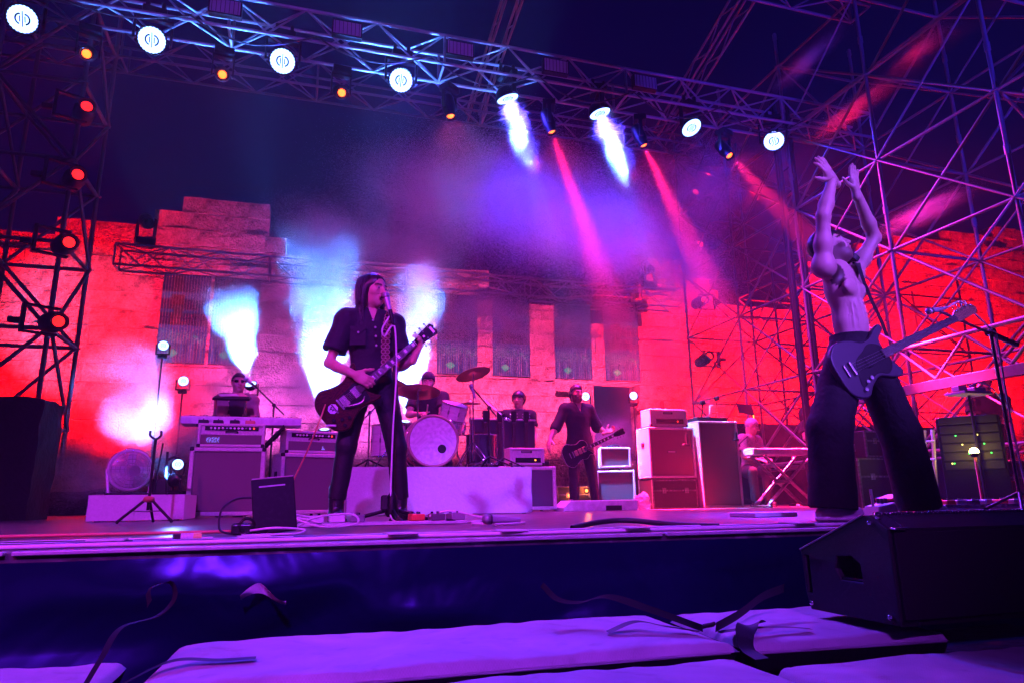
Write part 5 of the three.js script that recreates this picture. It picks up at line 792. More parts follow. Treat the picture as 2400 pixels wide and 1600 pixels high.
// ---------- microphone stands ----------
const micGrille = M([0.35, 0.35, 0.37], { metalness: 0.8, roughness: 0.45, bumpMap: rep(T.fine, 3), bumpScale: 0.001 });
function mic(label, p, dir, s = 1) { const t = thing('microphone', label, 'microphone', p); t.quaternion.setFromUnitVectors(UP, V(...dir).normalize()); t.scale.setScalar(s); part('grille', ball(0.026, 18), micGrille, t); part('collar', cyl(0.024, 0.024, 0.008, 18), MAT.steel, t, [0, -0.02, 0]); part('handle', lathe([[0.0, -0.175], [0.011, -0.175], [0.013, -0.15], [0.021, -0.025]], 18), M([0.35, 0.35, 0.38], { roughness: 0.4, metalness: 0.3 }), t); return t; }
mic('vocal microphone at the mouth of the singer', [0.46 + 0.045, STAGE + 1.565, -4.71], [-0.22, 0.95, -0.2]);
{
  const x = 0.46 + 0.12, z = -4.66, t = thing('microphone_stand', 'straight black microphone stand in front of the singer', 'microphone stand', [x, STAGE, z]);
  rod('tube', [0, 0.08, 0], [0, 1.0, 0], 0.014, MAT.black, t, fatTube); rod('upper_tube', [0, 0.98, 0], [-0.025, 1.36, 0], 0.009, MAT.black, t, fatTube); rod('clip', [-0.025, 1.35, 0], [-0.045, 1.45, -0.02], 0.014, MAT.black, t, fatTube);
  part('clutch', cyl(0.02, 0.02, 0.09, 16), MAT.rubber, t, [0, 1.0, 0]); part('hub', lathe([[0.014, 0.2], [0.032, 0.17], [0.045, 0.06], [0.03, 0.04]], 18), MAT.black, t);
  for (const [a, b] of [[-0.30, -0.05], [0.27, -0.04], [0.02, 0.26]]) { rod('leg', [0, 0.09, 0], [a, 0.015, b], 0.012, MAT.black, t, fatTube); part('rubber_foot', ball(0.02, 10), MAT.rubber, t, [a, 0.018, b]); }
  part('hand_grip', box(0.05, 0.1, 0.05, 0.015), MAT.rubber, t, [-0.05, 0.13, 0.02]);
  solo('microphone_cable', hose([[x - 0.05, STAGE + 1.40, z - 0.01], [x - 0.10, STAGE + 1.30, z + 0.02], [x - 0.085, STAGE + 1.245, z + 0.025], [x - 0.04, STAGE + 1.32, z + 0.02], [x - 0.012, STAGE + 1.30, z + 0.02], [x + 0.005, STAGE + 1.0, z + 0.02], [x - 0.008, STAGE + 0.6, z + 0.02], [x - 0.012, STAGE + 0.2, z + 0.02], [x - 0.01, STAGE + 0.04, z + 0.05], [x + 0.05, STAGE + 0.008, z + 0.3], [x + 0.3, STAGE + 0.008, z + 0.35], [x + 0.75, STAGE + 0.008, z + 0.3]], 0.006, 130), MAT.whiteCable, 'pale cable running down the stand of the singer', 'cable');
}
solo('guitar_lead', hose([[0.46 - 0.335, STAGE + 0.77, -4.66], [0.46 - 0.36, STAGE + 0.68, -4.6], [0.46 - 0.44, STAGE + 0.45, -4.7], [0.46 - 0.58, STAGE + 0.12, -4.8], [0.46 - 0.62, STAGE + 0.01, -4.7], [0.46 - 0.5, STAGE + 0.008, -4.2]], 0.005, 80), MAT.redCable, 'pinkish lead hanging from the guitar of the singer', 'cable');
function boomStand(label, base, elbow, tip, tail, o = {}) {
  const t = thing('boom_stand', label, 'microphone stand', base), rel = (p) => [p[0] - base[0], p[1] - base[1], p[2] - base[2]];
  rod('tube', [0, 0.06, 0], rel(elbow), 0.011, o.m ?? MAT.black, t, fatTube); rod('boom', rel(tail), rel(tip), 0.009, o.m ?? MAT.black, t, fatTube); part('joint', cyl(0.022, 0.022, 0.05, 14), MAT.black, t, rel(elbow), [Math.PI / 2, 0, 0]);
  if (o.weight) rod('counterweight', rel(tail), rel(mix(tail, tip, 0.35)), 0.018, MAT.steel, t, fatTube);
  for (let i = 0; i < 3; i++) { const a = i * 2.094 + 0.4; rod('leg', [0, 0.14, 0], [0.28 * Math.cos(a), 0.012, 0.28 * Math.sin(a)], 0.010, MAT.black, t); }
}
boomStand('tall boom stand at the right beside the bass player', [4.27, STAGE, -3.24], [4.27, STAGE + 1.16, -3.24], [3.86, STAGE + 1.29, -3.26], [4.47, STAGE + 1.085, -3.23], { weight: true, m: MAT.steel });
mic('microphone on the boom beside the bass player', [3.80, STAGE + 1.275, -3.26], [-0.9, -0.2, 0], 0.9);
solo('microphone_cable', hose([[3.95, STAGE + 1.31, -3.25], [4.03, STAGE + 1.345, -3.22], [4.12, STAGE + 1.27, -3.21], [4.24, STAGE + 1.17, -3.21], [4.29, STAGE + 1.10, -3.22], [4.285, STAGE + 0.6, -3.22], [4.29, STAGE + 0.03, -3.2]], 0.006, 90), MAT.whiteCable, 'pale cable looping over the right boom stand', 'cable');
boomStand('boom stand reaching to the keyboard player', [-0.36, STAGE, -8.55], [-0.36, STAGE + 1.28, -8.55], [-0.63, STAGE + 1.55, -8.6], [-0.24, STAGE + 1.17, -8.53]);
mic('microphone at the mouth of the keyboard player', [-0.70, STAGE + 1.60, -8.62], [-0.6, 0.5, 0.1]);
boomStand('drum microphone boom between the cymbals', [2.06, STAGE + 0.5, -7.7], [2.06, STAGE + 1.2, -7.7], [1.88, STAGE + 1.46, -7.8], [2.14, STAGE + 1.1, -7.66]);
mic('drum microphone hanging between the cymbals', [1.87, STAGE + 1.47, -7.8], [-0.3, 0.8, 0]);
drum('floor_tom', 'black floor tom at the right of the drum riser', [2.12, STAGE + 0.76, -8.3], 0.19, 0.34, 0, 0, { shell: M([0.015, 0.015, 0.018], { roughness: 0.3 }) });
boomStand('chrome boom stand at the right end of the drum riser', [2.32, STAGE + 0.5, -8.0], [2.32, STAGE + 1.15, -8.0], [2.12, STAGE + 1.35, -8.1], [2.4, STAGE + 1.08, -7.98], { m: MAT.chrome });
boomStand('chrome boom stand left behind the bass drum', [0.75, STAGE + 0.5, -8.4], [0.75, STAGE + 1.2, -8.4], [0.95, STAGE + 1.4, -8.3], [0.66, STAGE + 1.1, -8.42], { m: MAT.chrome });
boomStand('low boom stand beside the seated keyboard player', [6.25, STAGE, -8.9], [6.25, STAGE + 0.9, -8.9], [6.5, STAGE + 1.05, -9.0], [6.1, STAGE + 0.82, -8.85]);
// empty guitar stand at the left
{ const t = thing('guitar_stand', 'empty black tripod guitar stand in front of the left riser', 'guitar stand', [-1.16, STAGE, -6.2]);
  rod('tube', [0, 0.1, 0], [0, 0.66, -0.02], 0.011, MAT.black, t, fatTube); part('yoke', hose([[-0.04, 0.73, 0.01], [-0.038, 0.69, 0], [0, 0.665, -0.02], [0.038, 0.69, 0], [0.04, 0.73, 0.01]], 0.010), MAT.rubber, t); part('collar', lathe([[0.012, 0.21], [0.04, 0.2], [0.045, 0.17], [0.012, 0.16]], 16), M([0.4, 0.12, 0.06], { roughness: 0.5 }), t);
  for (const [a, b] of [[-0.20, 0.04], [0.185, 0.04], [0.01, -0.2]]) { rod('leg', [a * 0.12, 0.18, b * 0.12], [a, 0.015, b], 0.011, MAT.black, t, fatTube); rod('strut', [0, 0.09, 0], [a * 0.55, 0.095, b * 0.55], 0.005, MAT.steel, t); part('rubber_foot', ball(0.014, 8), MAT.rubber, t, [a, 0.014, b]); } }
// ---------- keyboards ----------
function keyboard(label, p, ry, w, d, o = {}) {
  const t = thing('keyboard', label, 'keyboard', p, ry, 'keyboards'); part('case', box(w, 0.09, d, 0.012), o.m ?? MAT.white, t); part('control_strip', box(w - 0.05, 0.006, d * 0.3), M([0.05, 0.05, 0.06]), t, [0, 0.047, d * 0.28]);
  const n = o.keys ?? 36, kw = (w - 0.1) / n; for (let i = 0; i < n; i++) { part('white_key', once('wk' + kw, () => box(kw * 0.92, 0.02, 0.14, 0.002)), pearl, t, [-w / 2 + 0.05 + kw * (i + 0.5), 0.05, -d * 0.22]); if ([0, 1, 3, 4, 5].includes(i % 7)) part('black_key', once('bk' + kw, () => box(kw * 0.5, 0.02, 0.09, 0.002)), blackPlastic, t, [-w / 2 + 0.05 + kw * (i + 1), 0.064, -d * 0.22 + 0.025]); }
  return t;
}
function xStand(label, p, ry, w, h, m) { const t = thing('keyboard_stand', label, 'keyboard stand', p, ry, 'keyboard stands'); for (const z of [-0.16, 0.16]) { for (const k of [-0.022, 0.022]) { rod('strut', [-w / 2, 0.02, z + k], [w / 2, h, z + k], 0.014, m, t, fatTube); rod('strut', [w / 2, 0.02, z + k + 0.03], [-w / 2, h, z + k + 0.03], 0.014, m, t, fatTube); } } for (const s of [-1, 1]) { rod('foot', [s * w / 2, 0.02, -0.26], [s * w / 2, 0.02, 0.26], 0.016, m, t, fatTube); rod('top_bar', [s * w / 2, h, -0.24], [s * w / 2, h, 0.24], 0.014, m, t, fatTube); } part('pivot', cyl(0.03, 0.03, 0.4, 16), m, t, [0, h / 2, 0], [Math.PI / 2, 0, 0]); }
keyboard('white keyboard in front of the keyboard player at the left', [-0.68, STAGE + 1.06, -8.44], 0.02, 1.28, 0.32); xStand('keyboard stand behind the left amplifiers', [-0.68, STAGE, -8.44], 0, 0.9, 1.0, MAT.black);
keyboard('pale keyboard on a crossed stand at the right', [6.5, STAGE + 0.76, -8.3], -0.1, 1.0, 0.34); xStand('crossed steel stand under the right keyboard', [6.5, STAGE, -8.3], -0.1, 0.72, 0.70, M([0.45, 0.45, 0.47], { roughness: 0.4, metalness: 0.5, map: T.scuff }));
// small rack with sample pads on the left keyboard
{ const t = thing('control_rack', 'small rack of controllers on the left keyboard', 'controller', [-0.84, STAGE + 1.115, -8.42]); part('pad_unit', box(0.40, 0.03, 0.22), MAT.black, t, [0.02, 0.22, -0.02], [0.25, 0, 0]); for (const x of [-0.15, 0.17]) for (const z of [-0.06, 0.06]) rod('leg', [x, 0, z], [x, 0.21, z], 0.008, MAT.chrome, t); part('sheet_of_paper', box(0.2, 0.004, 0.15, 0), MAT.white, t, [-0.02, 0.255, 0], [0.3, 0.3, 0]);
  for (const [x, i] of [[-0.28, 0], [-0.13, 1], [0.04, 2], [0.2, 3]]) { const u = thing('effect_pedal', ['first', 'second', 'third', 'fourth'][i] + ' small effect box on the left amplifier head', 'pedal', [-0.78 + x, STAGE + 1.0, -8.14], 0, 'effect boxes on the left amplifier'); part('box', box(0.1, 0.045, 0.11, 0.008), i === 3 ? M([0.45, 0.22, 0.1]) : MAT.black, u, [0, 0.023, 0]); part('switch', cyl(0.008, 0.008, 0.014, 10), MAT.chrome, u, [0, 0.052, 0.03]); } }
// ---------- screens hanging from the back truss ----------
{
  const n = 256, cv = document.createElement('canvas'); cv.width = 128; cv.height = n; const c = cv.getContext('2d'), r = rng(77);
  c.fillStyle = '#241a4a'; c.fillRect(0, 0, 128, n);
  const bar = (x, w, col) => { c.fillStyle = col; c.fillRect(x, 0, w, n); }; bar(6, 18, '#32205c'); bar(28, 26, '#4a1830'); bar(70, 22, '#1c1450'); bar(98, 24, '#45286e');
  c.fillStyle = '#6b4a9c'; c.fillRect(0, 52, 128, 22); c.fillStyle = '#8a1e30'; c.fillRect(26, 60, 34, 30); c.fillStyle = '#2a4a9a'; c.fillRect(0, 104, 128, 10); c.fillStyle = '#6a2a48'; c.beginPath(); c.moveTo(34, 90); c.lineTo(60, 96); c.lineTo(54, 150); c.lineTo(40, 190); c.lineTo(36, 140); c.fill();
  c.fillStyle = '#5a48b0'; c.fillRect(0, 150, 128, 106); for (let i = 0; i < 90; i++) { const v = r(); c.fillStyle = v > 0.6 ? '#b8b8e8' : v > 0.3 ? '#5ab0b8' : '#8868d0'; c.fillRect(r() * 124, 165 + r() * 34, 2 + r() * 6, 1 + r() * 3); }
  for (let i = 0; i < 9; i++) { c.fillStyle = i % 2 ? '#3c3490' : '#7a68d0'; c.fillRect(8 + i * 13, 200, 5, 50); }
  c.fillStyle = '#50e0c0'; c.beginPath(); c.moveTo(26, 228); c.lineTo(44, 218); c.lineTo(58, 230); c.lineTo(42, 242); c.fill();
  const t0 = new THREE.CanvasTexture(cv); t0.colorSpace = THREE.SRGBColorSpace;
  const m = new THREE.MeshStandardMaterial({ color: lin(0.03, 0.03, 0.04), roughness: 0.5, emissive: lin(1, 1, 1), emissiveMap: t0, emissiveIntensity: 0.35 });
  [[-2.57, -1.77, 'leftmost screen strip, over the left smoke'], [-1.72, -0.92, 'second screen strip from the left, behind the smoke column'], [2.42, 3.25, 'screen strip right of the singer'], [3.56, 4.36, 'screen strip over the drum kit'], [4.90, 5.74, 'screen strip over the right guitarist'], [6.03, 6.86, 'rightmost screen strip, beside the dark doorway']].forEach(([a, b, l]) => {
    const t = thing('screen_strip', 'see-through ' + l, 'screen', [0, 0, -13.0], 0, 'see-through screen strips'), y0 = 3.95, y1 = 5.56, nb = 17, p = (b - a) / nb, bars = [];
    for (let i = 0; i < nb; i++) { const g = new THREE.BoxGeometry(p * 0.8, y1 - y0, 0.012), q = g.attributes.position, uv = g.attributes.uv; g.translate(a + p * (i + 0.5), (y0 + y1) / 2, 0); for (let k = 0; k < q.count; k++) uv.setXY(k, (q.getX(k) - a) / (b - a), (q.getY(k) - y0) / (y1 - y0)); bars.push(g); }
    tag(part('screen_bars', mergeGeometries(bars), m, t), null, null, null, 'stuff');
    for (const y of [y0 - 0.01, (y0 + y1) / 2, y1 + 0.01]) part('cross_rail', box(b - a, 0.018, 0.014, 0.002), MAT.black, t, [(a + b) / 2, y, -0.02]); for (const x of [a + 0.1, b - 0.1]) rod('hanger', [x, y1, -0.02], [x, 5.62, -0.02], 0.006, MAT.steel, t);
  });
}
// dark moving heads standing on the screen truss, strobe panels on the lamp truss
[[-2.93, [-1.5, 4.2, -9], 'left'], [0.12, [0.3, 3.5, -10], 'middle'], [7.16, [6.2, 4.5, -9], 'right']].forEach(([x, to, n]) => profileLamp('moving_head', [x, 6.5, -12.95], to, RED, 0, 0, n + ' dark moving head standing on the screen truss', 'dark moving heads', { scale: 1.0, stand: true, glow: M([0.02, 0.02, 0.03], { roughness: 0.1 }) }));
[-2.95, -1.32, 0.28, 1.91, 3.42, 4.95].forEach((x, i) => { const t = thing('strobe_panel', ord[i] + ' grey strobe panel from the left on the lamp truss', 'stage lamp', [x, 8.0, -8.7], 0, 'strobe panels on the lamp truss'); part('housing', box(0.42, 0.24, 0.1, 0.01), lampHousing, t); part('lens_grid', box(0.38, 0.2, 0.008, 0.002), M([0.35, 0.35, 0.38], { roughness: 0.3, bumpMap: rep(T.fine, 6), bumpScale: 0.004 }), t, [0, 0, 0.052]); for (let k = 0; k < 7; k++) part('grid_bar', box(0.006, 0.2, 0.006, 0), lampHousing, t, [-0.165 + k * 0.055, 0, 0.058]); });
// ---------- stage floor clutter ----------
{ const t = thing('prompter_screen', 'black flat screen leaning on the stage floor before the singer', 'monitor', [-0.115, STAGE, -3.42], 0.12); const g = new THREE.Group(); const b = part('back_shell', box(0.19, 0.25, 0.022, 0.005), MAT.black, t, [0, 0.125, 0], [-0.16, 0, 0.10]); part('slot', box(0.115, 0.006, 0.004, 0), MAT.alu, b, [-0.005, 0.088, 0.012]); part('top_edge', box(0.184, 0.006, 0.02, 0.002), M([0.4, 0.3, 0.3], { roughness: 0.3 }), b, [0, 0.127, 0]); part('foot', box(0.1, 0.02, 0.1, 0.006), MAT.black, t, [-0.03, 0.012, -0.05]); }
solo('power_supply', merge([moved(box(0.09, 0.05, 0.08, 0.012), 0, 0.026, 0), moved(new THREE.TorusGeometry(0.03, 0.006, 8, 20), 0.02, 0.04, 0.045), moved(box(0.05, 0.03, 0.06, 0.01), 0.08, 0.016, 0.01)]), M([0.01, 0.01, 0.011], { roughness: 0.18 }), 'glossy black power supply beside the prompter screen', 'power supply', [-0.235, STAGE, -3.3]);
solo('screen_cable', hose([[-0.2, STAGE + 0.16, -3.44], [-0.28, STAGE + 0.155, -3.42], [-0.335, STAGE + 0.11, -3.4], [-0.335, STAGE + 0.03, -3.35], [-0.29, STAGE + 0.008, -3.3], [-0.22, STAGE + 0.008, -3.25]], 0.005, 60), MAT.blackCable, 'black cable arching from the prompter screen', 'cable');
solo('mains_cable', hose([[-0.2, STAGE + 0.02, -3.25], [-0.1, STAGE + 0.03, -3.2], [0.02, STAGE + 0.02, -3.22], [0.0, STAGE + 0.008, -3.12], [-0.1, STAGE + 0.008, -3.08], [-0.22, STAGE + 0.008, -3.05]], 0.005, 60), MAT.whiteCable, 'pale cable bunched at the foot of the prompter screen', 'cable');
// pedals and leads at the singer's feet
{
  const board = thing('pedalboard', 'long pale pedalboard lying at the feet of the singer', 'pedalboard', [0.42, STAGE, -4.25]); part('plank', box(1.05, 0.018, 0.22, 0.004), MAT.white, board, [0.02, 0.012, 0]); for (const x of [-0.45, 0.45]) part('gaffer_strip', box(0.05, 0.002, 0.225, 0), MAT.black, board, [x, 0.022, 0]);
  const r = rng(9); [[-0.46, 0.70], [-0.33, 0.6], [-0.21, 0.65], [-0.1, 0.2], [0.26, -1], [0.38, 0.1], [0.5, 0.25]].forEach(([x, c], i) => { const u = thing('effect_pedal', ord[i] + ' effect pedal from the left on the pedalboard of the singer', 'pedal', [0.42 + x, STAGE + 0.022, -4.25 + (r() - 0.5) * 0.03], (r() - 0.5) * 0.3, 'pedals of the singer'); part('box', box(0.085, 0.04, 0.12, 0.008), c < 0 ? M([0.65, 0.09, 0.04], { roughness: 0.4 }) : M([c, c * 0.97, c], { roughness: 0.4 }), u, [0, 0.021, 0]); part('switch', cyl(0.009, 0.009, 0.014, 12), MAT.chrome, u, [0, 0.048, 0.035]); for (const k of [-1, 1]) part('knob', cyl(0.008, 0.009, 0.012, 10), blackPlastic, u, [k * 0.022, 0.047, -0.03]); });
  const lead = (pts, label, m = MAT.whiteCable, rr = 0.006) => solo('patch_lead', hose(pts, rr, pts.length * 10), m, label, 'cable', null, null, 'leads on the stage floor');
  lead([[0.0, STAGE + 0.01, -4.1], [0.1, STAGE + 0.06, -4.0], [0.28, STAGE + 0.07, -4.0], [0.3, STAGE + 0.02, -3.95], [0.12, STAGE + 0.01, -3.9], [-0.02, STAGE + 0.05, -4.0], [-0.1, STAGE + 0.08, -4.1], [-0.02, STAGE + 0.07, -4.2], [0.1, STAGE + 0.05, -4.2]], 'looped white lead left of the microphone stand');
  lead([[-0.1, STAGE + 0.008, -4.3], [0, STAGE + 0.05, -4.15], [0.12, STAGE + 0.02, -4.05], [0.2, STAGE + 0.008, -3.9]], 'short white lead crossing the left pedals');
  lead([[0.75, STAGE + 0.05, -4.2], [0.88, STAGE + 0.075, -4.25], [1.0, STAGE + 0.05, -4.15], [1.08, STAGE + 0.02, -4.05], [0.95, STAGE + 0.008, -3.95], [1.1, STAGE + 0.008, -3.8], [1.25, STAGE + 0.008, -3.9], [1.15, STAGE + 0.01, -3.7], [1.0, STAGE + 0.01, -3.62]], 'tangled white lead right of the microphone stand');
  mic('spare microphone lying on the stage right of the singer', [0.98, STAGE + 0.035, -3.72], [-1, 0.05, 0.05], 1.1);
  // cables taped along the stage edge
  const r2 = rng(31), wav = (x0, x1, z, a, s) => { const p = []; for (let x = x0; x <= x1; x += 0.35) p.push([x, STAGE + 0.008, z + a * noise3(x * 1.3, s, 2) * 2]); return p; };
  [[-1.4, 3.2, -2.58, 0.02, MAT.whiteCable, 'first pale cable taped along the stage edge'], [-1.5, 3.2, -2.64, 0.03, MAT.blackCable, 'first black cable along the stage edge'], [-1.6, 2.4, -2.72, 0.035, MAT.whiteCable, 'second pale cable along the stage edge'], [-1.6, 3.2, -2.69, 0.05, MAT.blackCable, 'second black cable along the stage edge'], [-1.7, -0.2, -2.85, 0.09, MAT.whiteCable, 'loose pale cable at the left of the stage edge'], [-1.7, 0.0, -2.80, 0.1, MAT.blackCable, 'loose black cable at the left of the stage edge'], [-1.9, 0.1, -3.6, 0.03, MAT.redCable, 'reddish cable crossing the stage left of the prompter screen']].forEach(([a, b, z, am, m, l], i) => lead(wav(a, b, z, am, i * 3.1), l, m, 0.0075));
  [[-0.62, -2.70], [-0.15, -2.66], [0.36, -2.62], [0.78, -2.62], [1.3, -2.61], [2.1, -2.61]].forEach(([x, z], i) => solo('gaffer_tape', box(0.11, 0.004, 0.12, 0), MAT.gaffer, ord[i] + ' strip of pale tape from the left over the edge cables', 'tape', [x, STAGE + 0.0185, z], [0, 0.1, 0], 'tape strips'));
  { const k = thing('cable_joint', 'black cable connector with pale yellow tape at the stage edge', 'connector', [-0.36, STAGE + 0.018, -2.72], 0.1); part('sleeve', rodGeo([-0.06, 0, 0], [0.03, 0, 0], 0.014, 12), MAT.rubber, k); part('steel_ring', rodGeo([-0.035, 0, 0], [0.005, 0, 0], 0.0155, 12), MAT.gaffer, k); part('yellow_tape', rodGeo([0.005, 0, 0], [0.032, 0, 0], 0.016, 12), M([0.62, 0.62, 0.12], { roughness: 0.5 }), k); }
  solo('floor_cable', hose([[1.15, STAGE + 0.01, -2.9], [1.3, STAGE + 0.03, -2.95], [1.45, STAGE + 0.035, -2.95], [1.62, STAGE + 0.015, -2.8], [1.75, STAGE + 0.01, -2.68]], 0.012, 50), MAT.blackCable, 'thick black cable arching on the stage edge near the centre', 'cable');
}
// white step box in front of the right guitarist
{ const t = thing('step_box', 'low white box with a slanted end in front of the right guitarist', 'box', [3.63, STAGE, -8.3]); part('shell', extrude([[-0.51, 0], [0.5, 0], [0.5, 0.13], [-0.41, 0.13], [-0.51, 0.05]], 0.36, 0.008), MAT.white, t); part('opening', box(0.22, 0.06, 0.02, 0.004), blackPlastic, t, [0.17, 0.035, 0.176]); part('latch', box(0.05, 0.02, 0.04, 0.004), MAT.steel, t, [-0.38, 0.136, 0.1]); }
// clear plastic bag beside the black case
{ const g = new THREE.IcosahedronGeometry(0.13, 4), p = g.attributes.position; for (let i = 0; i < p.count; i++) { const v = V(p.getX(i), p.getY(i), p.getZ(i)), k = 1 + 0.5 * fbm(v.x * 9, v.y * 9, v.z * 9, 3) + 0.14 * Math.abs(noise3(v.x * 20, v.y * 20, v.z * 20)); p.setXYZ(i, v.x * k * 0.9, Math.max(-0.1, v.y * k * (v.x > 0 ? 1 : 0.8)), v.z * k * 0.7); } g.computeVertexNormals(); solo('plastic_bag', g, MP([0.75, 0.72, 0.75], { roughness: 0.15, transmission: 0.6, thickness: 0, side: THREE.DoubleSide }), 'crumpled clear plastic bag beside the black flight case', 'bag', [4.36, STAGE + 0.1, -8.42]); }
// floor fan under clear plastic, small lamp and horn stand on the left riser
{ const x = -1.56, y = STAGE + 0.47, z = -7.35, t = thing('drum_fan', 'round floor fan wrapped in shiny clear plastic on the left riser', 'fan', [x, y, z], 0.45), h = new THREE.Group();
  part('ring', new THREE.TorusGeometry(0.185, 0.014, 10, 44), MAT.white, t); for (const r of [0.06, 0.1, 0.14, 0.17]) part('guard_ring', new THREE.TorusGeometry(r, 0.003, 6, 32), MAT.chrome, t, [0, 0, 0.04]); for (let i = 0; i < 12; i++) rod('guard_wire', [0.03 * Math.cos(i * 0.5236), 0.03 * Math.sin(i * 0.5236), 0.05], [0.18 * Math.cos(i * 0.5236), 0.18 * Math.sin(i * 0.5236), 0.02], 0.0025, MAT.chrome, t);
  part('hub', cyl(0.05, 0.05, 0.08, 24), blackPlastic, t, [0.02, -0.01, 0.03], [Math.PI / 2, 0, 0]); for (let i = 0; i < 4; i++) part('blade', box(0.12, 0.07, 0.004, 0.001), MAT.white, t, [0.1 * Math.cos(i * 1.571), 0.1 * Math.sin(i * 1.571), 0], [0.5, 0, i * 1.571]);
  const wrap = new THREE.SphereGeometry(0.205, 40, 24).scale(1, 1, 0.42), p = wrap.attributes.position; for (let i = 0; i < p.count; i++) { const v = V(p.getX(i), p.getY(i), p.getZ(i)), k = 1 + 0.07 * fbm(v.x * 16, v.y * 16, v.z * 16, 3); p.setXYZ(i, v.x * k, v.y * k, v.z * (k + 0.3 * noise3(v.x * 22, v.y * 22, 2))); } wrap.computeVertexNormals(); part('plastic_wrap', wrap, MP([0.8, 0.78, 0.8], { roughness: 0.08, transmission: 0.8, thickness: 0, side: THREE.DoubleSide }), t);
  for (const s of [-1, 1]) rod('bracket', [s * 0.2, 0, 0], [s * 0.17, -0.225, 0.03], 0.012, MAT.white, t, fatTube); rod('foot_bar', [-0.2, -0.222, 0.03], [0.2, -0.222, 0.03], 0.012, MAT.chrome, t, fatTube);
  const s = thing('instrument_stand', 'dark folding instrument stand behind the fan on the left riser', 'stand', [-1.27, STAGE + 0.235, -7.5]); rod('tube', [0, 0, 0], [-0.02, 0.42, -0.05], 0.012, MAT.black, s, fatTube); rod('arm', [0.04, 0.3, 0.02], [0.16, 0.02, 0.05], 0.012, MAT.black, s, fatTube); rod('arm', [-0.06, 0.5, 0], [-0.09, 0.02, 0.05], 0.008, MAT.black, s, fatTube); part('cradle', hose([[0.0, 0.33, 0.05], [0.06, 0.36, 0.07], [0.12, 0.34, 0.06]], 0.012), MAT.rubber, s); part('tray', box(0.16, 0.15, 0.1, 0.01), MAT.black, s, [-0.04, 0.08, -0.02]);
}
washLamp([-1.16, STAGE + 0.36, -7.25], [-2.14, 2.75, -10], 2600, 0.17, 'small lamp on the left riser aimed up into the smoke', { floor: true, scale: 0.3, group: 'floor lamps behind the band', color: lin(0.06, 0.22, 1) });
washLamp([-1.15, STAGE + 0.52, -7.32], [0.6, 2.0, -2], 6, 0.3, 'upper of two small lamps on the left riser', { floor: true, scale: 0.3, group: 'floor lamps behind the band', color: lin(0.12, 0.2, 1) });
// guitar rack behind the drum riser
{ const t = thing('guitar_rack', 'black rack of stored guitars right of the drum kit', 'guitar rack', [2.75, STAGE, -9.2]); part('case', box(0.95, 0.86, 0.08, 0.01), M([0.02, 0.018, 0.022], { roughness: 0.5 }), t, [-0.05, 0.83, -0.16]); part('lid_edge', box(0.96, 0.02, 0.1, 0.003), MAT.alu, t, [-0.05, 1.265, -0.15]); part('base', box(1.0, 0.12, 0.5, 0.01), MAT.black, t, [0, 0.6, 0]); for (const x of [-0.42, 0.42]) rod('leg', [x, 0, 0.1], [x, 0.56, 0.1], 0.025, MAT.black, t, fatTube);
  [-0.36, -0.16, 0.04, 0.22].forEach((x, i) => { const g = thing('stored_guitar', ord[i] + ' guitar neck from the left standing in the black rack', 'guitar', [2.75 + x, STAGE + 0.66, -9.12 + i * 0.01], 0, 'guitars in the rack'); part('neck', box(0.045, 0.52, 0.02, 0.004), rosewood, g, [0, 0.28, 0]); part('headstock', extrude([[-0.024, 0], [-0.04, 0.05], [-0.04, 0.16], [0.04, 0.16], [0.04, 0.05], [0.024, 0]], 0.016, 0.003), blackPlastic, g, [0, 0.54, 0]); for (let k = 0; k < 3; k++) for (const s of [-1, 1]) part('tuner', ball(0.009, 8), MAT.chrome, g, [s * 0.05, 0.58 + k * 0.04, 0.006]); }); }
// clips, lamps and small gear on the tall cabinet
{ const t = thing('wireless_receiver', 'black wireless receivers with aerials on the tall bass cabinet', 'receiver', [5.62, STAGE + 1.22, -8.7]); part('unit', box(0.5, 0.05, 0.3, 0.006), MAT.black, t, [0, 0.026, 0]); rod('aerial', [-0.12, 0.05, 0.05], [-0.1, 0.25, 0.08], 0.012, MAT.black, t); rod('aerial', [0.12, 0.05, 0.05], [0.16, 0.32, 0.05], 0.008, MAT.black, t); part('clip_lamp', box(0.07, 0.05, 0.06, 0.015), MAT.black, t, [-0.1, 0.27, 0.08]); part('clip_lamp', box(0.08, 0.06, 0.06, 0.015), MAT.black, t, [0.16, 0.34, 0.05], [0, 0.3, 0.3]); part('gooseneck', hose([[-0.1, 0.05, 0.1], [-0.03, 0.1, 0.12], [0.0, 0.2, 0.1], [0.04, 0.24, 0.1]], 0.006), MAT.whiteCable, t); rod('crossbar', [0.04, 0.12, 0.08], [0.22, 0.14, 0.08], 0.008, MAT.black, t); }
solo('cabinet_microphone', merge([moved(box(0.03, 0.14, 0.03, 0.008), 0, 0, 0), moved(box(0.1, 0.03, 0.05, 0.01), -0.02, -0.08, 0), rodGeo([0, 0.07, 0], [0.01, 0.22, -0.02], 0.006)]), MAT.black, 'black microphone hanging before the grille of the white cabinet', 'microphone', [5.16, STAGE + 0.95, -8.53]);
solo('cabinet_microphone', merge([moved(box(0.03, 0.1, 0.03, 0.008), 0, 0, 0), moved(box(0.08, 0.03, 0.05, 0.01), -0.01, -0.06, 0), rodGeo([0, 0.05, 0], [0.02, 0.2, -0.02], 0.006)]), MAT.black, 'black microphone hanging before the grille of the tall cabinet', 'microphone', [5.9, STAGE + 1.0, -8.43]);
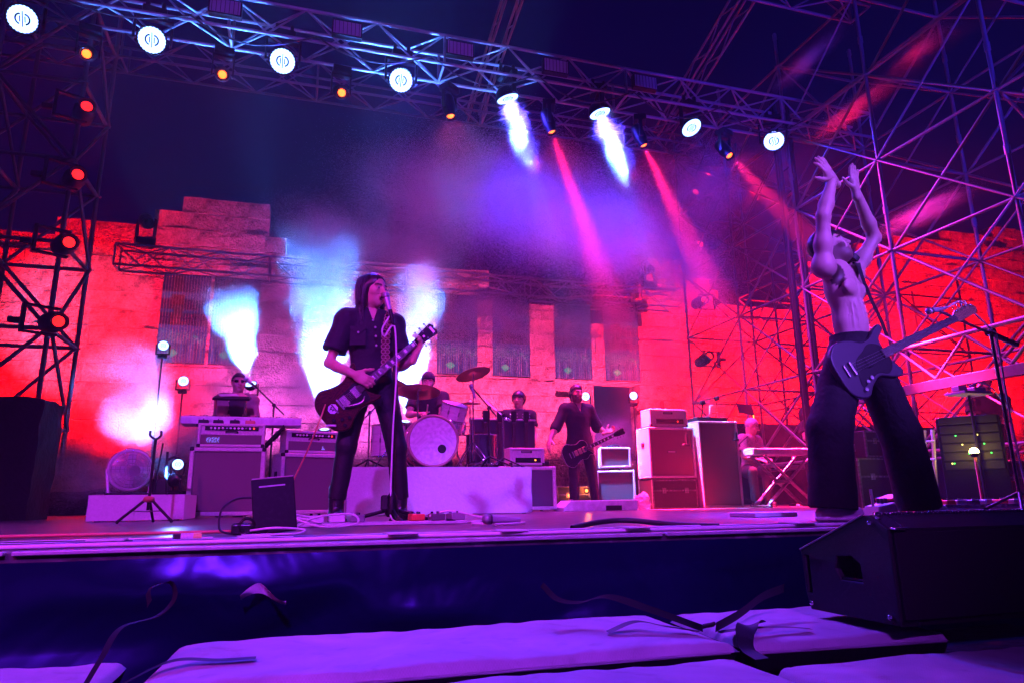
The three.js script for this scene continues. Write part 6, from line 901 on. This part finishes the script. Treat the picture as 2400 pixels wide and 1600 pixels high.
// music stand and small yellow light behind the seated player
{ const t = thing('music_stand', 'small black music stand with a yellow strip light behind the seated player', 'music stand', [7.35, STAGE, -10.0]); rod('tube', [0, 0, 0], [0, 1.55, 0], 0.012, MAT.black, t); rod('lamp_strip', [0.02, 1.28, 0.014], [0.02, 1.55, 0.014], 0.008, glow(1.6, 1.3, 0.12), t); part('desk', box(0.3, 0.2, 0.01, 0.003), MAT.black, t, [-0.12, 1.62, 0], [-0.4, 0, -0.1]); part('foot', cyl(0.16, 0.17, 0.02, 20), MAT.black, t, [0, 0.01, 0]); }
// pedalboard, rocker pedal and table at the right
{ const t = thing('pedalboard', 'wide steel pedalboard on the floor right of the bass player', 'pedalboard', [4.45, STAGE, -3.62], -0.1); part('tray', box(0.95, 0.05, 0.32, 0.008), MAT.alu, t, [0, 0.026, 0]); part('rail', box(0.95, 0.02, 0.02, 0.004), MAT.steel, t, [0, 0.06, 0.16]);
  const r = rng(4); for (let i = 0; i < 8; i++) { const c = [[0.6, 0.08, 0.05], [0.3, 0.3, 0.32], [0.05, 0.05, 0.06], [0.4, 0.4, 0.44]][i % 4], u = thing('effect_pedal', ord[i] + ' pedal from the left on the steel pedalboard at the right', 'pedal', [4.07 + i * 0.107, STAGE + 0.052, -3.62 + i * 0.008 + (r() - 0.5) * 0.03], r() * 0.2, 'pedals of the bass player'); part('box', box(0.08, 0.045, 0.12, 0.008), M(c, { roughness: 0.35, metalness: 0.3 }), u, [0, 0.023, 0]); part('switch', cyl(0.009, 0.009, 0.014, 12), MAT.chrome, u, [0, 0.05, 0.035]); for (const k of [-1, 0, 1]) part('knob', cyl(0.008, 0.009, 0.013, 10), MAT.chrome, u, [k * 0.022, 0.05, -0.03]); }
  solo('red_pedal', merge([moved(box(0.14, 0.03, 0.16, 0.008), 0, 0.02, 0), moved(box(0.13, 0.016, 0.15, 0.006), 0, 0.07, 0.0, 0, 0, 0.25)]), M([0.6, 0.06, 0.03], { roughness: 0.35 }), 'red rocker pedal behind the foot of the bass player', 'pedal', [3.98, STAGE + 0.05, -3.95]);
  const w = thing('rocker_pedal', 'white sloping pedal box with an upright lever between the feet of the bass player', 'pedal', [3.36, STAGE, -3.42]); part('shell', extrude([[-0.09, 0], [0.09, 0], [0.06, 0.09], [-0.06, 0.07]], 0.12, 0.008), MAT.white, w); rod('lever', [-0.05, 0.06, 0], [-0.055, 0.17, 0], 0.008, MAT.white, w); for (const k of [-1, 0, 1]) part('knob', cyl(0.01, 0.011, 0.03, 10), MAT.steel, w, [k * 0.03 + 0.02, 0.1, 0]);
  solo('floor_tray', box(0.34, 0.03, 0.3, 0.006), M([0.4, 0.38, 0.5], { roughness: 0.5 }), 'pale flat tray on the floor behind the rocker pedal', 'tray', [3.1, STAGE + 0.016, -4.2]);
  for (let i = 0; i < 3; i++) solo('patch_lead', hose(Array.from({ length: 7 }, (_, k) => [3.95 + k * 0.15, STAGE + 0.012 + 0.02 * (k % 2), -3.38 + 0.05 * noise3(k * 1.7, i * 4, 1) + i * 0.02]), 0.006, 50), MAT.whiteCable, ['front', 'middle', 'rear'][i] + ' white lead lying before the steel pedalboard', 'cable', null, null, 'leads on the stage floor');
}
{ const x = 6.72, y = STAGE + 0.57, z = -5.5, t = thing('work_lamp', 'tiny dazzling yellow lamp in the dark at the right', 'lamp', [x, y, z]); part('bulb', ball(0.042, 14), glow(60, 40, 10), t); part('shade', lathe([[0.02, -0.06], [0.035, -0.05], [0.04, -0.01]], 18), MAT.black, t); rod('stem', [0, -0.57, 0], [0, -0.05, 0], 0.012, M([0.4, 0.1, 0.06]), t); part('foot', cyl(0.14, 0.15, 0.02, 20), MAT.black, t, [0, -0.56, 0]); const l = new THREE.PointLight(lin(1, 0.62, 0.12), 0.35); l.name = 'work_lamp_light'; l.position.set(x, y, z + 0.002); l.castShadow = true; scene.add(l); }
{ const t = thing('equipment_rack', 'rack of blue-lit effects gear in the dark right background', 'rack', [7.0, STAGE, -5.75], -0.9); part('frame', box(0.6, 0.95, 0.4, 0.01), MAT.black, t, [0, 0.5, -0.2]); for (let i = 0; i < 6; i++) part('unit', box(0.54, 0.08, 0.02, 0.004), M([0.006, 0.006, 0.008], { roughness: 0.5 }), t, [0, 0.62 + i * 0.1 - 0.18, 0.01]); for (let i = 0; i < 9; i++) part('indicator_light', ball(0.008, 8), i % 3 ? glow(0.2, 3, 0.3) : glow(3, 2.4, 0.5), t, [-0.2 + (i * 0.37) % 0.42, 0.47 + (i % 4) * 0.1, 0.026]); rod('ladder_rail', [-0.5, 0, 0.1], [-0.42, 0.85, 0], 0.02, MAT.alu, t); rod('ladder_rail', [-0.4, 0, 0.1], [-0.34, 0.85, 0], 0.02, MAT.alu, t); for (let i = 0; i < 4; i++) rod('ladder_rung', [-0.47 + i * 0.02, 0.12 + i * 0.2, 0.08], [-0.39 + i * 0.02, 0.12 + i * 0.2, 0.08], 0.012, MAT.alu, t);
  const b = thing('cable_basket', 'blue-lit bundle of devices and cables on a stand at the right', 'devices', [6.9, STAGE + 1.2, -5.6]); part('tray', box(0.4, 0.03, 0.25, 0.006), M([0.2, 0.2, 0.24]), b); part('device', box(0.12, 0.06, 0.1, 0.01), M([0.3, 0.3, 0.36], { roughness: 0.3 }), b, [-0.12, 0.05, 0]); part('device', box(0.16, 0.05, 0.12, 0.01), M([0.25, 0.25, 0.32], { roughness: 0.3 }), b, [0.07, 0.04, 0.03]); part('cable', hose([[-0.1, 0.06, 0.1], [0, 0.1, 0.12], [0.15, 0.08, 0.12], [0.3, -0.02, 0.1], [0.45, -0.2, 0.1]], 0.008), M([0.2, 0.25, 0.5]), b); rod('stem', [0, -1.2, 0], [0, -0.01, 0], 0.014, MAT.black, b); }
// ---------- padded mats and loudspeaker in front of the stage ----------
const canvas = M([0.55, 0.53, 0.56], { roughness: 0.7, map: rep(T.canvas, 1.1), bumpMap: rep(T.fold, 2.2), bumpScale: 0.004 });
function pad(label, corners4, y, th, seed) {            // corners: far left, far right, near right, near left (x, z)
  const [a, b, c, d] = corners4, cx = (a[0] + b[0] + c[0] + d[0]) / 4, cz = (a[1] + b[1] + c[1] + d[1]) / 4;
  const t = thing('padded_mat', label, 'mat', [cx, y, cz], 0, 'padded mats before the stage');
  const P = (u, v) => [a[0] * (1 - u) * v + b[0] * u * v + c[0] * u * (1 - v) + d[0] * (1 - u) * (1 - v) - cx, a[1] * (1 - u) * v + b[1] * u * v + c[1] * u * (1 - v) + d[1] * (1 - u) * (1 - v) - cz];
  const e = (k) => { const q = Math.min(k, 1 - k) * 14; return q >= 1 ? 1 : Math.sqrt(Math.max(0, 1 - (1 - q) * (1 - q))); }, ev = (k) => { const q = Math.min(k, 1 - k) * 13; return q >= 1 ? 1 : Math.sqrt(Math.max(0, 1 - (1 - q) * (1 - q))); };
  const surf = (s) => sheet(90, 36, (u, v) => { const p = P(u, v), k = Math.min(e(u), ev(v)); return [p[0], s > 0 ? (-th * 0.32 + th * 0.32 * k + 0.014 * fbm(p[0] * 3 + seed, p[1] * 4, seed, 3) * k + 0.004 * noise3(p[0] * 14, p[1] * 5, seed) + 0.006 * Math.max(0, noise3(p[0] * 5 + p[1] * 9, p[1] * 22, seed + 3)) * (1 - Math.min(1, Math.min(v, 1 - v) * 5))) : -th * 0.32 - th * 0.68 * k, p[1], p[0], p[1]]; });
  const top = part('cover', surf(1), canvas, t); part('underside', surf(-1), MAT.blackCloth, t);
  const edge = (v) => hose(Array.from({ length: 12 }, (_, i) => { const p = P(0.02 + i / 11 * 0.96, v); return [p[0], -th * 0.32, p[1]]; }), 0.004, 40, 6); part('piping', edge(0.003), canvas, top); part('piping', edge(0.997), canvas, top);
  return t;
}
pad('long padded mat across the middle foreground', [[-0.30, -2.13], [1.115, -2.13], [1.10, -1.635], [-0.32, -1.66]], 1.12, 0.085, 1);
pad('padded mat beside the black loudspeaker, rear right', [[1.16, -2.10], [1.74, -2.10], [1.72, -1.57], [1.13, -1.62]], 1.115, 0.08, 2);
pad('padded mat at the bottom edge of the foreground', [[-0.30, -1.60], [1.06, -1.575], [1.06, -1.18], [-0.30, -1.2]], 1.098, 0.085, 3);
pad('padded mat at the lower right corner', [[1.10, -1.50], [1.95, -1.46], [1.95, -1.05], [1.08, -1.15]], 1.09, 0.085, 4);
pad('crumpled padded mat at the lower left corner', [[-1.3, -2.1], [-0.40, -2.08], [-0.40, -1.62], [-1.3, -1.62]], 1.10, 0.08, 5);
solo('pit_barrier_box', metric(new THREE.BoxGeometry(4.6, 0.98, 1.15)), MAT.blackCloth, 'black covered boxes under the padded mats', 'box', [0.4, 0.49, -1.62]);
function webbing(label, pts, w, side, parent) { const c = curve(pts); return solo('webbing_strap', sheet(60, 2, (u, v) => { const p = c.getPointAt(u), tg = c.getTangentAt(u), s = V(...side).addScaledVector(tg, -tg.dot(V(...side))).normalize(); p.addScaledVector(s, (v - 0.5) * w); return [p.x, p.y, p.z, v, u * 8]; }), M([0.012, 0.012, 0.018], { roughness: 0.6, map: rep(T.weave, 2), side: THREE.DoubleSide }), label, 'strap', null, null, 'straps on the mats'); }
webbing('strap curling upwards behind the middle mat', [[0.70, 1.235, -2.02], [0.74, 1.195, -2.0], [0.80, 1.185, -1.98], [0.88, 1.20, -1.95], [0.96, 1.175, -1.85], [1.06, 1.135, -1.74]], 0.03, [0.2, 0.4, 1]);
webbing('flat strap lying on the middle mat near its right end', [[0.82, 1.126, -1.83], [0.90, 1.15, -1.82], [0.97, 1.14, -1.78], [1.05, 1.128, -1.74]], 0.035, [0, 0, 1]);
webbing('strap stretched from the buckle to the black loudspeaker', [[1.10, 1.135, -1.74], [1.22, 1.155, -1.80], [1.36, 1.185, -1.88], [1.47, 1.20, -1.92]], 0.028, [0, 1, 0.3]);
webbing('wide strap bridging the mats at the buckle', [[1.22, 1.14, -1.72], [1.16, 1.145, -1.68], [1.12, 1.13, -1.64], [1.10, 1.105, -1.60], [1.11, 1.09, -1.56]], 0.05, [1, 0, -0.4]);
webbing('strap end lying on the right rear mat', [[1.10, 1.125, -1.73], [1.2, 1.135, -1.70], [1.3, 1.13, -1.70], [1.36, 1.125, -1.68]], 0.03, [0, 0, 1]);
webbing('strap loop standing up at the left end of the mat', [[-0.42, 1.08, -1.70], [-0.40, 1.15, -1.80], [-0.385, 1.20, -1.9], [-0.32, 1.215, -1.96], [-0.29, 1.25, -1.98], [-0.305, 1.285, -2.0], [-0.35, 1.275, -2.0], [-0.345, 1.24, -1.98]], 0.045, [0.4, 0.1, 1]);
webbing('strap end lying on the left end of the middle mat', [[-0.36, 1.10, -1.76], [-0.26, 1.135, -1.82], [-0.16, 1.128, -1.83], [-0.08, 1.127, -1.83]], 0.035, [0, 0, 1]);
{ const t = thing('strap_buckle', 'small dark buckle where the straps of the mats meet', 'buckle', [1.085, 1.14, -1.75], 0.4); part('frame', new THREE.TorusGeometry(0.02, 0.005, 6, 4).rotateX(1.2), MAT.rubber, t); part('tongue', box(0.03, 0.008, 0.02, 0.002), MAT.rubber, t); }
{
  // black front loudspeaker: side profile extruded to the right, perforated grille towards the viewer
  const t = thing('front_loudspeaker', 'large black loudspeaker with handle hole on the mats at the lower right', 'loudspeaker', [1.53, 1.14, -1.54]);
  const prof = [[0, 0], [0.34, 0], [0.355, 0.05], [0.36, 0.175], [0.085, 0.285], [0.06, 0.285], [0, 0.25]], W = 0.62;     // (towards the stage, up)
  const skin = M([0.010, 0.009, 0.0095], { roughness: 0.6, map: rep(T.scuff, 3), bumpMap: rep(T.fine, 10), bumpScale: 0.0015 });
  part('case', extrude(prof, W - 0.06, 0.003, [], 2).rotateY(Math.PI / 2), skin, t, [W / 2 + 0.03, 0, 0]);
  // side cheek with a real handle opening and slot, over the deeper case behind it
  part('side_cheek', extrude(prof, 0.06, 0.004, [[[0.115, 0.10], [0.20, 0.10], [0.215, 0.13], [0.205, 0.165], [0.15, 0.17], [0.118, 0.15]], [[0.326, 0.05], [0.342, 0.05], [0.342, 0.16], [0.326, 0.16]]], 2).rotateY(Math.PI / 2), skin, t, [0.03, 0, 0]); rod('handle_bar', [0.012, 0.102, -0.11], [0.012, 0.102, -0.21], 0.006, MAT.black, t);
  part('trim', rodGeo([-0.001, 0.176, -0.36], [-0.001, 0.287, -0.08], 0.003, 6), M([0.2, 0.2, 0.22], { roughness: 0.35 }), t);
  part('grille', box(W - 0.02, 0.225, 0.012, 0.003), M([0.003, 0.003, 0.003], { roughness: 0.8 }), t, [W / 2, 0.128, 0.004]);
  const bump = once('bump', () => ball(0.0065, 8)); for (let i = 0; i < 44; i++) part('grille_stud', bump, M([0.03, 0.03, 0.035], { roughness: 0.25 }), t, [0.03 + i * 0.0132, 0.287, -0.07]);
  for (const [y, z] of [[0.265, -0.06], [0.02, -0.03], [0.02, -0.33]]) part('bolt', ball(0.008, 10), MAT.chrome, t, [-0.002, y, z]); part('corner_fitting', merge([moved(ball(0.012, 10), 0.01, 0.283, -0.04), moved(box(0.05, 0.006, 0.02, 0.002), 0.03, 0.25, 0.008)]), MAT.chrome, t);
}
for (const o of scene.children) if (o.isLight) o.castShadow = true;
renderer.render(scene, camera);
